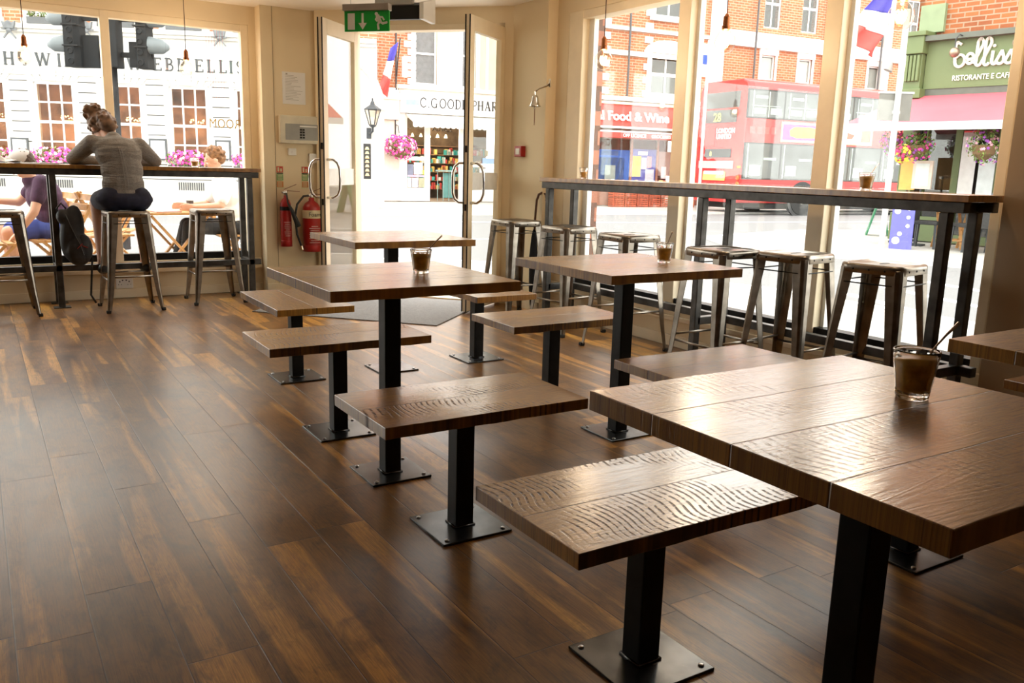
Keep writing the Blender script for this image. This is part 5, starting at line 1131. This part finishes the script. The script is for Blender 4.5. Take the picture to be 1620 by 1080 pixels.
for x_ in (2.45, 7.9):
    for y_ in (.0, BW-.28):
        MB().lathe([(.20, 0), (.44, .0), (.47, .04), (.47, .24), (.44, .28), (.2, .28)], 28, Matrix.Translation((x_, y_-.02 if y_ == 0 else y_, .47+ROADZ)) @ Matrix.Rotation(-PI/2, 4, 'X')).build('tyre', RUBBER, bus, smooth=False)
        MB().lathe([(.04, .0), (.10, -.02), (.2, .03), (.26, .01), (.28, .0)], 24, Matrix.Translation((x_, y_-.01 if y_ == 0 else y_+.29, .47+ROADZ)) @ Matrix.Rotation(-PI/2, 4, 'X'), cap=True).build('hub', mat('wheel_grey', (.33, .31, .28), .5), bus)
    MB().lathe([(.56, -.006), (.56, .02)], 28, Matrix.Translation((x_, 0, .47+ROADZ)) @ Matrix.Rotation(-PI/2, 4, 'X')).build('wheel_arch', BGL, bus)
MB().box(.4, BL-.3, .25, BW-.25, .10+Z0, .4+Z0).build('underbody', RUBBER, bus)

# ---------------------------------------------------------------- restaurant on the right
RS = Frame((14.9, 9.3), (.127, -.992)); rs = RS.root('restaurant_building', 'brick building with green restaurant shopfront and sign at the far right', 'building')
GRN = mat('sage_green_paint', (.115, .155, .06), .5, var=.05, scale=3); GRN2 = mat('pale_sage_paint', (.20, .25, .14), .5); at = RS.at
m_ = MB(); wall_cells(m_, -.72, 9, 3.62, 8, [], .02, .4); m_.box(-.72, -.62, .02, 8, 2.6, 8); m_.build('brick_wall', BRICK_B, rs)
sL = at(1470, 68)[0]; zb = at(1490, 141)[1]; zt = at(1478, 68)[1]
MB().box(sL+.05, 7, -.14, 0, zb, zt).build('sign_board', GRN, rs); MB().box(sL, 7, -.30, .1, zt, zt+.09).box(-.8, 7, -.12, .05, 2.6, zb).build('sign_cornice', mat('dark_sage', (.09, .10, .08), .5), rs)
a0 = at(1441, 100)[0]; a1 = at(1472, 100)[0]
pl_ = MB(); pl_.box(a0, a1, -.34, .05, 3.32, 3.62).box(a0-.04, a1+.04, -.38, .05, 3.62, 3.70).box(a0+.03, a1-.03, -.26, .05, 2.62, 3.32)
for i in range(4): xx = a0+.06+i*(a1-a0-.12)/3.6; pl_.box(xx, xx+.05, -.32, -.26, 2.85, 3.3)
pl_.box(a0-.02, a1+.02, -.32, .05, 2.55, 2.72).box(a0+.05, a1-.05, -.10, .05, 0, 2.55).box(a0, a1, -.14, .05, 0, .5); pl_.build('pilaster', GRN, rs, bevel=.01)
a, b, c, d = rr(RS, 1459, 50, 1494, 24); MB().box(a, b, -.06, .02, 3.7, d+.15).build('green_panel', GRN2, rs)
# cursive name: connected rounded strokes
CREAM = mat('cream_script', (.82, .80, .70), .5); s0, zA = at(1512, 112); s1, zB = at(1611, 66); hS = (zt-zb)
sc_ = rs
zb0 = at(1515, 110)[1]; xh = .19; wl_ = MB(); x_ = s0
def curs(pts, w_=.058, x0=0, wid=1.0): stroke(wl_, [(x_+a*wid, zb0+b) for a, b in pts], w_, -.19, -.15)
U = (s1-s0)/6.05
def loop(x0, h, w): return [(x0, .03)]+[(x0+w*.5+w*.5*math.cos(math.radians(t)), h-.09+.09*math.sin(math.radians(t))) for t in range(-10, 200, 24)]+[(x0+w*.1, .1)]+arc(x0+w*.45, .07, w*.38, .07, 190, 340, 6)
E_ = [(.0, .10), (.13, .13)]+arc(.075, .13, .06, .085, 0, 325, 14)
SS = [(.0, .04), (.085, .22), (.12, .12)]+arc(.065, .07, .06, .06, 20, -150, 8)
B_ = [(.12, .38), (.06, .42), (.03, .36), (.04, .12)]+arc(.125, .105, .085, .10, 180, 500, 14)
LP = [(0, .05), (.10, .28)]+arc(.085, .37, .045, .075, -30, 190, 9)+[(.04, .10)]+arc(.08, .06, .045, .055, 190, 330, 6)
for piece, dx in ((B_, 0), (E_, .22), (LP, .36), (LP, .49), ([(.05, .22), (.045, .07)]+arc(.085, .06, .04, .05, 190, 330, 6), .61), (SS, .72), (SS, .86), (SS, 1.0)):
    stroke(wl_, [(s0+dx+a, zb0+.02+b) for a, b in piece], .042, -.185, -.15)
wl_.ball((s0+.67, -.165, zb0+.33), (.028, .02, .028), 10)
wl_.build('script', CREAM, sc_, smooth=False)
text_obj('small_capitals', 'RISTORANTE E CAFFETTERIA', CREAM, sc_, (at(1512, 128)[0], -.16, at(1512, 129)[1]+.0), .125, .004, bold=.001, sx=.84)
for u, v, lb in ((1510, 88, 'weathered copper globe lamp over the left of the green sign'), (1611, 72, 'weathered copper globe lamp at the right edge of the green sign')):
    s_, z_ = at(u, v-5, -.45); lm = empty('sign_lamp', RS.P+RS.d*s_, RS.rz, lb, 'lamp', 'globe lamps over the restaurant sign')
    MB().ball((0, -.45, z_), .085, 14).build('globe_shade', mat('tarnished_copper', (.32, .24, .18), .4, .7, var=.4), lm, smooth=True); MB().tube([(0, -.45, z_+.07), (0, -.46, z_+.22), (.02, -.38, z_+.30), (.04, -.2, z_+.28), (.04, -.02, z_+.2)], .012, 6).build('swan_neck', LI, lm)
# awning
aw = rs
AWR = mat('faded_red_canvas', (.52, .10, .13), .8, var=.06, scale=1.5); zt2 = at(1500, 152)[1]; off = -1.7
sv, zv = RS.at(1340, 197, off); 
w_l = -.62; zt2 = 2.62; zv2 = RS.at(1500, 192, off)[1]; zv3 = RS.at(1500, 205, off)[1]
wl2 = MB().add([(w_l-.1, -.06, zt2), (6.5, -.06, zt2), (6.5, off, zv2), (w_l-.35, off, zv2), (w_l-.1, -.06, zt2-.03), (6.5, -.06, zt2-.03), (6.5, off, zv2-.03), (w_l-.35, off, zv2-.03)], [(0, 3, 2, 1), (4, 5, 6, 7), (0, 1, 5, 4), (1, 2, 6, 5), (2, 3, 7, 6), (3, 0, 4, 7)])
wl2.build('canvas', AWR, aw); MB().box(w_l-.36, 6.5, off-.03, off+.02, zv3, zv2).build('valance', mat('white_valance', (.8, .79, .77), .8), aw); MB().box(-.7, 6.5, -.1, -.02, zt2-.0, zt2+.05).build('wall_bar', WHITE, aw)
# shopfront
hs = [(-.28, .22, .45, 2.5), (.34, .95, .15, 2.5), (1.1, 2.6, .45, 2.5), (2.75, 6, .45, 2.5)]
m_ = MB(); wall_cells(m_, -.3, 7, 0, 2.62, hs, .0, .12); m_.build('shopfront_frame', GRN, rs)
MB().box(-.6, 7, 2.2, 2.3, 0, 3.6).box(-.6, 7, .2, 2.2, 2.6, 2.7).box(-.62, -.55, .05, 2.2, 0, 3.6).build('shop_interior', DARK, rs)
for h_ in hs: MB().box(h_[0], h_[1], .06, .065, h_[2], h_[3]).build('pane', DARKGLASS, rs)
posters(rs, [(.36, .62, .55, 1.95, (.76, .78, .78), 'milky'), (.36, .62, 1.88, 1.98, (.6, .05, .05), 'scarlet'), (.68, .95, .35, 1.7, (.70, .78, .80), 'ice'), (1.12, 2.0, .5, 1.6, (.72, .76, .78), 'ice2'), (1.12, 1.8, 1.9, 2.2, (.06, .12, .4), 'navy')], -.01)
OFFB = -1.2
def at3(u, v, off): s_, z_ = RS.at(u, v, off); p = RS.P+RS.d*s_+RS.q*off; return p.x, p.y, z_
for (u, v, r_, sd_, cols_, lb) in ((1412, 222, .20, 51, (PURP, PINK), 'trailing hanging basket at the left end of the restaurant awning'), (1455, 228, .24, 52, (PINK, PURP), 'dark trailing hanging basket behind the menu stand'), (1558, 228, .27, 53, (LPINK, PURP), 'green and pink hanging basket near the right wall edge')):
    x_, y_, z_ = at3(u, v, OFFB); b_ = empty('hanging_basket', (x_, y_, z_), RS.rz, lb, 'flowers', 'hanging baskets under the restaurant awning'); plant(b_, (0, 0, -.02), (r_, r_, r_*1.15), 330, 70, cols_, sd_, .035, .03)
    MB().lathe([(.03, -r_), (r_*.6, -r_*.6), (r_*.7, -.02)], 10).build('basket', mat('coir_liner', (.2, .12, .06), .9), b_); MB().tube([(0, 0, 0), (0, 0, 2.1-z_ if z_ < 2.0 else .3)], .006, 5).build('chain', LI, b_)
x_, y_, z_ = at3(1427, 243, -1.6); yf = empty('potted_flowers', (x_, y_, z_), RS.rz, 'yellow and crimson flowers above the orange poster by the street pole', 'flowers'); plant(yf, (0, 0, 0), (.14, .12, .16), 60, 80, (mat('yellow_petals', (.75, .6, .05), .6), mat('crimson_petals', (.45, .02, .12), .6)), 61, .03, .035)
def free(name, u, v, wz, label, cat, group=None, rz=None, z=PAVZ): p = gnd(u, v, z); return empty(name, (p.x, p.y, z), RS.rz if rz is None else rz, label, cat, group)
ab = free('advertising_board', 1423, 393, 0, 'blue ice-cream advertising board standing on the far pavement by the pole', 'board', rz=-.96)
NB = mat('board_blue', (.10, .10, .46), .5); MB().prism([(-.16, 0), (-.13, 0), (.0, .80), (-.02, .82)], -.17, .17, 'x').prism([(.16, 0), (.13, 0), (.0, .80), (.02, .82)], -.17, .17, 'x').build('panels', NB, ab)
p = MB()
for (x_, z_, rr_) in ((-.08, .14, .06), (-.03, .25, .035), (-.09, .62, .05), (.08, .38, .03), (.08, .52, .03), (.08, .66, .03)): p.lathe([(rr_, 0), (rr_, .006)], 16, Matrix.Translation((x_, -.158+.165*z_, z_)) @ Matrix.Rotation(PI/2-.18, 4, 'X'))
p.build('white_discs', WHITE, ab)
gb = free('sign_stand', 1387, 372, 0, 'green folding sign seen edge-on left of the street pole', 'board', rz=.66); MB().prism([(-.22, 0), (-.19, 0), (.02, .85), (.0, .88)], -.2, .2, 'x').prism([(.22, 0), (.19, 0), (-.02, .85), (0, .88)], -.2, .2, 'x').build('panels', mat('board_green', (.03, .20, .10), .5), gb)
op = free('poster_stand', 1424, 384, 0, 'orange and white poster panel behind the counter, right of the pole', 'poster', rz=RS.rz); MB().box(-.14, .14, -.015, .015, .95, 1.55).build('panel', mat('poster_orange', (.85, .42, .10), .5), op); MB().tube([(0, .03, 0), (0, .03, 1.2)], .02, 8).box(-.15, .15, -.15, .15, 0, .03).build('stand', LI, op)
ms = free('menu_stand', 1446, 388, 0, 'pale framed menu stand between the baskets, right of the orange poster', 'menu', rz=RS.rz+.15); MB().box(-.16, .16, -.03, .03, .98, 1.46).build('frame', mat('pinkish_wood', (.62, .50, .42), .6), ms); MB().box(-.11, .11, -.035, -.03, 1.03, 1.41).build('sheet', mat('grey_sheet', (.60, .62, .60), .5), ms); MB().tube([(0, 0, 0), (0, 0, .98)], .02, 8).box(-.14, .14, -.14, .14, 0, .03).build('stand', LI, ms)
pp = gnd(1393, 400, PAVZ); po = empty('sign_pole', (pp.x, pp.y, PAVZ), YAW*-1, 'leaning grey street pole carrying a dark rectangular sign back', 'pole')
PF = Frame((pp.x, pp.y), dR); a, b, c, d = rr(PF, 1397, 189, 1441, 145)
GP = mat('grey_pole', (.45, .45, .44), .5); MB().tube([(0, 0, 0), (0, 0, 3.6)], .045, 12).build('pole', GP, po); MB().box(a-.02, b, .03, .08, c, d).build('sign_back', mat('sign_back_grey', (.16, .155, .14), .6), po); MB().box(a-.03, b+.02, .02, .09, d, d+.03).box(-.05, .06, .0, .05, c+.1, c+.14).build('bracket', GP, po)
a, b, c, d = rr(PF, 1402, 110, 1417, 96); MB().lathe([(.02, .12), (.06, .02), (.07, 0)], 12, Matrix.Translation((a+.04, 0, c)) @ Matrix.Rotation(.4, 4, 'Y')).build('lamp_head', mat('lamp_grey', (.25, .22, .2), .5), po)

# ---------------------------------------------------------------- outdoor furniture
def wicker_chair(x, y, rz, label):
    r = empty('wicker_chair', (x, y, PAVZ), rz, label, 'chair', 'black wicker chairs outside the restaurant'); Wk = mat('black_wicker', (.02, .02, .02), .7, var=.4, scale=60)
    MB().box(-.21, .21, -.21, .21, .40, .46).build('seat', Wk, r, bevel=.01); MB().prism([(-.19, .44), (.19, .44), (.22, .88), (-.22, .88)], .18, .21).build('backrest', Wk, r, bevel=.01)
    for i in (-1, 1):
        for j in (-1, 1): MB().bar((i*.18, j*.18, .41), (i*.2, j*.2, 0), .03).build('leg', LI, r)
    return r
for i, (u, v, a, lb) in enumerate(((1462, 392, .3, 'black wicker chair left of the folding table at the restaurant'), (1530, 398, 2.6, 'black wicker chair behind the counter post at far right'), (1565, 402, 2.0, 'black wicker chair nearest the right wall edge'))):
    p = gnd(u, v, PAVZ); wicker_chair(p.x, p.y, a, lb)
def folding_table(x, y, rz, h, w, d, label, group, z=PAVZ):
    r = empty('folding_table', (x, y, z), rz, label, 'table', group); t = MB(); n = 6
    for i in range(n): yy = -d/2+(i+.5)*d/n; t.box(-w/2, w/2, yy-d/n*.43, yy+d/n*.43, h-.02, h)
    t.box(-w/2, -w/2+.03, -d/2, d/2, h-.05, h-.02).box(w/2-.03, w/2, -d/2, d/2, h-.05, h-.02); t.build('slatted_top', LTWOOD, r)
    for s_ in (-1, 1): MB().bar((-w*.42, s_*d*.40, h-.03), (w*.42, s_*d*.40, 0), .02, .045, up=(0, 1, 0)).build('leg', LTWOOD, r); MB().bar((w*.42, s_*d*.34, h-.03), (-w*.42, s_*d*.34, 0), .02, .045, up=(0, 1, 0)).build('leg', LTWOOD, r)
    MB().bar((-w*.3, -d*.34, .15), (-w*.3, d*.34, .15), .025).bar((w*.3, -d*.4, .15), (w*.3, d*.4, .15), .025).build('stretcher', LTWOOD, r); return r
p = gnd(1498, 393, PAVZ); folding_table(p.x, p.y, .75, .66, .55, .5, 'orange folding table with crossed legs outside the restaurant', 'folding tables outside')
def folding_chair(x, y, rz, label):
    """slatted folding chair; faces local +X"""
    r = empty('folding_chair', (x, y, PAVZ), rz, label, 'chair', 'slatted wooden folding chairs outside the left window')
    for s_ in (-1, 1):
        MB().bar((.20, s_*.19, 0), (-.26, s_*.19, .84), .024, .05, up=(0, 1, 0)).build('long_leg', LTWOOD, r); MB().bar((-.24, s_*.16, 0), (.20, s_*.16, .43), .022, .04, up=(0, 1, 0)).build('short_leg', LTWOOD, r)
    t = MB()
    for i in range(6): xx = -.16+i*.072; t.box(xx, xx+.05, -.2, .2, .42, .438)
    t.build('slatted_seat', LTWOOD, r); t = MB()
    for i in range(3): z = .60+i*.085; xx = .20-.46*z/.84; t.box(xx-.012, xx+.010, -.2, .2, z, z+.055)
    t.build('slatted_back', LTWOOD, r); MB().bar((.10, -.19, .18), (.10, .19, .18), .022).build('rung', LTWOOD, r); return r
folding_chair(.62, 8.55, PI+.25, 'folding chair under the person in the purple t-shirt')
folding_chair(.97, 8.95, .3, 'empty folding chair showing a V of slats left of the seated woman')
folding_chair(1.20, 9.5, PI-.3, 'folding chair mostly hidden behind the seated woman')
folding_chair(2.25, 8.75, PI-.05, 'folding chair under the person in the white shirt')
folding_chair(.05, 8.3, .1, 'folding chair at the far left edge outside the window')
folding_table(1.62, 8.72, .05, .66, .62, .55, 'wooden folding table in front of the white-shirted person', 'folding tables outside')
folding_table(-.12, 9.0, .0, .66, .6, .55, 'wooden folding table at the far left before the purple-shirted man', 'folding tables outside')
cu = empty('takeaway_cup', (1.78, 8.80, PAVZ+.66), 0, 'dark takeaway cup with a white lid on the outdoor table', 'cup'); MB().lathe([(.026, 0), (.036, .10)], 18).build('cup', mat('grey_card', (.10, .09, .10), .6), cu); MB().lathe([(.039, .10), (.039, .108), (.034, .115)], 18).build('lid', WHITE, cu)
tb = empty('tablet', (1.52, 8.6, PAVZ+.66), .2, 'thin red-edged tablet lying on the outdoor table', 'tablet'); MB().box(-.12, .12, -.08, .08, 0, .010).build('case', mat('dull_red_case', (.45, .16, .13), .5), tb, bevel=.003); MB().box(-.11, .11, -.07, .07, .010, .012).build('screen', mat('pale_screen', (.6, .6, .62), .2), tb)

# people outside
def seated(name_label, base, face, hips, chest, neck, headc, shL, elL, wrL, shR, elR, wrR, kneeL, ankL, kneeR, ankR, shirt, trous, longleg, tilt, hairc, hseed, sleeve=.8, skin=SKIN2, cap=None, k=1.0):
    o = empty('person', base, 0, name_label, 'person'); V = lambda p: (p[0]-base[0], p[1]-base[1], p[2]-base[2])
    hips, chest, neck, headc, shL, elL, wrL, shR, elR, wrR, kneeL, ankL, kneeR, ankR = map(V, (hips, chest, neck, headc, shL, elL, wrL, shR, elR, wrR, kneeL, ankL, kneeR, ankR))
    b = MB(); Mx, P = head(b, headc, face, tilt); limb(b, [neck, tuple(Vector(headc)+Vector((0, 0, -.05)))], [.055, .05])
    oval(b, hips, (.14, .14, .11)); oval(b, tuple((Vector(hips)+Vector(chest))/2), (.12, .13, .16)); oval(b, chest, (.13, .15, .15))
    fx = Vector((face[0], face[1], 0)).normalized(); sd_ = Vector((-fx.y, fx.x, 0))
    hl, hr = Vector(hips)+sd_*.09, Vector(hips)-sd_*.09
    for a, e, w_ in ((shL, elL, wrL), (shR, elR, wrR)): limb(b, [a, e, w_], [.05, .038, .027]); hand(b, w_, tuple((Vector(w_)-Vector(e)).normalized()+fx*.3), (0, 0, 1) if abs((Vector(w_)-Vector(e)).normalized().z) < .5 else tuple(sd_), .4, .95)
    for h_, kn, an in ((hl, kneeL, ankL), (hr, kneeR, ankR)): limb(b, [tuple(h_), kn, an], [.082, .056, .037])
    b.build('body', skin, o, remesh=.0075); face_details(o, Mx)
    t = MB(); oval(t, tuple(Vector(hips)+Vector((0, 0, .06))), (.155, .155, .09)); oval(t, tuple((Vector(hips)+Vector(chest))/2), (.138, .148, .17)); oval(t, chest, (.148, .168, .16)); limb(t, [shL, shR], [.065, .065]); limb(t, [chest, tuple(Vector(neck)+Vector((0, 0, -.035)))], [.12, .062])
    for a, e in ((shL, elL), (shR, elR)): limb(t, [a, tuple(Vector(a).lerp(Vector(e), sleeve))], [.072, .060])
    t.build('shirt', shirt, o, remesh=.0085)
    t = MB(); oval(t, tuple(Vector(hips)+Vector((0, 0, -.02))), (.16, .165, .105))
    for h_, kn, an in ((hl, kneeL, ankL), (hr, kneeR, ankR)):
        if longleg: limb(t, [tuple(h_), kn, tuple(Vector(kn).lerp(Vector(an), .94))], [.098, .072, .052])
        else: limb(t, [tuple(h_), tuple(Vector(h_).lerp(Vector(kn), .85))], [.102, .084])
    tr = t.build('trousers' if longleg else 'shorts', trous, o, remesh=.0085)
    hair_mesh(Mx, [((-.022, 0, .042), (.096, .084, .088)), ((-.05, 0, .0), (.055, .07, .06))], hseed, hairc, o, cr=.014 if cap is None else .006)
    if cap is not None: c_ = MB(); c_.ball((-.01, 0, .055), (.106, .090, .078), 18, Mx); c_.ball((.10, 0, .05), (.06, .065, .012), 14, Mx); c_.build('cap', cap, o, remesh=.008)
    for an in (ankL, ankR):
        s_ = MB(); a0 = Vector(an)+Vector((0, 0, -.045)); capsule(s_, a0-fx*.04, a0+fx*.15, .042, .034); s_.build('shoe', mat('dark_shoe', (.03, .03, .035), .6), o, remesh=.009)
    return o
g = G('striped_shorts'); gx, gy, gz = g.xyz(g.coord()); st = g.m2('ADD', gz, g.m2('MULTIPLY', gx, .35))
SHORTS = g.bsdf(g.ramp(g.m2('ADD', g.m2('MULTIPLY', st, 3.0), .25), [(.40, (.05, .07, .30)), (.41, (.62, .06, .05)), (.62, (.62, .06, .05)), (.63, (.06, .09, .36))]), .8)
g.t.nodes['Color Ramp'].color_ramp.interpolation = 'CONSTANT' if 'Color Ramp' in g.t.nodes else 'LINEAR'
B1_ = (.55, 8.6, PAVZ)
seated('person in a purple t-shirt, grey cap and blue-red shorts seated outside, far left', B1_, (-1, -.1), (.63, 8.62, .50), (.52, 8.62, .78), (.42, 8.62, .95), (.38, 8.62, 1.05),
       (.50, 8.78, .90), (.33, 8.85, .72), (.08, 8.85, .74), (.50, 8.44, .90), (.42, 8.36, .66), (.30, 8.36, .50), (.20, 8.74, .48), (.26, 8.76, .08), (.22, 8.48, .48), (.30, 8.50, .08),
       mat('plum_tshirt', (.06, .022, .055), .85, var=.3, scale=14), SHORTS, False, .55, mat('dark_brown_hair', (.06, .03, .015), .7), 3, .55, cap=mat('grey_cap', (.42, .36, .33), .85))
B2_ = (2.15, 8.75, PAVZ)
seated('curly-haired person in a loose white shirt and black trousers seated outside, right of the woman', B2_, (-1, .1), (2.22, 8.76, .48), (2.14, 8.76, .80), (2.06, 8.76, 1.00), (2.02, 8.76, 1.13),
       (2.10, 8.93, .92), (1.98, 8.95, .70), (1.76, 8.9, .69), (2.10, 8.58, .92), (2.0, 8.50, .70), (1.78, 8.56, .69), (1.76, 8.88, .50), (1.62, 8.88, .06), (1.74, 8.64, .50), (1.66, 8.62, .06),
       mat('loose_white_cotton', (.80, .78, .78), .85, var=.02), mat('black_denim', (.015, .015, .018), .8), True, .35, mat('curly_brown_hair', (.20, .09, .035), .7, var=.5, scale=40), 5, .72)
p = gnd(1583, 400, PAVZ); b_ = (p.x, p.y, PAVZ); fx = p
z_ = RS.at(1583, 305, -1.0)[1]
seated('person in a blue-grey shirt seated by the restaurant at the right wall edge', b_, (.9, .4), (p.x, p.y, .50), (p.x, p.y, .76), (p.x, p.y, .96), (p.x+.02, p.y, 1.12),
       (p.x-.07, p.y+.16, .90), (p.x+.05, p.y+.24, .68), (p.x+.25, p.y+.2, .68), (p.x+.07, p.y-.16, .90), (p.x+.15, p.y-.2, .68), (p.x+.3, p.y-.05, .68), (p.x+.36, p.y+.26, .50), (p.x+.38, p.y+.27, .06), (p.x+.44, p.y+.08, .50), (p.x+.45, p.y+.08, .06),
       mat('blue_grey_shirt', (.12, .15, .21), .85), mat('black_denim', (.015, .015, .018), .8), True, .1, mat('dark_brown_hair', (.06, .03, .015), .7), 9)
wicker_chair(p.x-.02, p.y, 2.0, 'black wicker chair under the person in the blue-grey shirt')

# ---------------------------------------------------------------- traffic signals outside the left window
TC = gnd(196, 394, PAVZ); ts = empty('traffic_signal', (TC.x, TC.y, PAVZ), -YAW, 'black traffic signal pole with three heads outside the left window', 'traffic light')
TB = mat('signal_black', (.012, .014, .016), .8, var=.3, Specular_IOR_Level=.25); TG = mat('hood_grey', (.13, .15, .16), .6)
MB().tube([(0, 0, 0), (0, 0, 4.2)], .057, 16).lathe([(.085, 0), (.085, 1.2), (.06, 1.25)], 16).build('pole', mat('grimy_pole', (.035, .035, .037), .8, var=.6, scale=3, Specular_IOR_Level=.15), ts)
def sig_head(x0, x1, z0, z1, hood, name='signal_head', board=None):
    cx = (x0+x1)/2; w_ = x1-x0; h = MB(); h.prism([(x0, -.12), (x1-w_*.25, -.14), (x1, -.06), (x1, .10), (x0, .10)] if hood < 0 else [(x0, -.06), (x0+w_*.25, -.14), (x1, -.12), (x1, .10), (x0, .10)], z0, z1, 'z')
    H_ = h.build(name, TB, ts, bevel=.008); n = 6; b = MB()
    for i in range(n):
        z = z0+(i+.5)*(z1-z0)/n; b.lathe([(.038, 0), (.038, .012), (.026, .014), (.024, .006)], 14, Matrix.Translation((cx, -.137, z)) @ Matrix.Rotation(PI/2, 4, 'X'))
    b.build('round_bosses', TB, H_)
    rb = MB()
    for i in range(1, 3): z = z0+i*(z1-z0)/3; rb.box(x0-.006, x1+.006, -.145, .1, z-.008, z+.008)
    rb.build('ribs', mat('signal_dark_grey', (.02, .021, .022), .8, Specular_IOR_Level=.25), H_)
    if hood:
        for i, z in enumerate((z0+(z1-z0)*.80, z0+(z1-z0)*.38)):
            xs = x0 if hood < 0 else x1; k = 12; vs = []
            for (dx, rr_) in ((0, .105), (.16, .085), (.235, .03)):
                for j in range(k): a = 2*PI*j/k; vs.append((xs+hood*dx, -.02+rr_*math.cos(a)*.9, z+rr_*math.sin(a)-(.02*dx/.2)))
            MB().add(vs, [(i_*k+j, i_*k+(j+1) % k, (i_+1)*k+(j+1) % k, (i_+1)*k+j) for i_ in range(2) for j in range(k)]+[tuple(2*k+j for j in range(k))]).build('hood', TG, H_, smooth=True)
    return H_
TF = Frame((TC.x, TC.y), dR)
a, b, c, d = rr(TF, 104, 104, 133, 18); sig_head(a, b, c, d+.1, -1); MB().box(b, b+.19, -.0, .06, c+.0, c+.38).build('backing_box', TB, ts)
a, b, c, d = rr(TF, 216, 107, 240, 20); sig_head(a, b, c, d+.1, 1); MB().box(a-.12, a, 0, .06, c+.02, c+.32).build('backing_box', TB, ts)
a, b, c, d = rr(TF, 171, 105, 183, 20); MB().box(a, a+.12, -.09, .1, c, d+.05).build('pedestrian_head', TB, ts, bevel=.01)
MB().box(-.5, .5, .02, .07, 2.36, 2.42).box(-.5, .5, .02, .07, 2.78, 2.83).build('arm', TB, ts)
# brick pier of the own building, outside the right window
struct(MB().box(4.04, 4.095, 5.33, 5.62, -.1, 3.2).box(4.035, 4.30, 5.62, 5.95, -.1, 3.2), 'wall_outer_pier', BRICK_R)
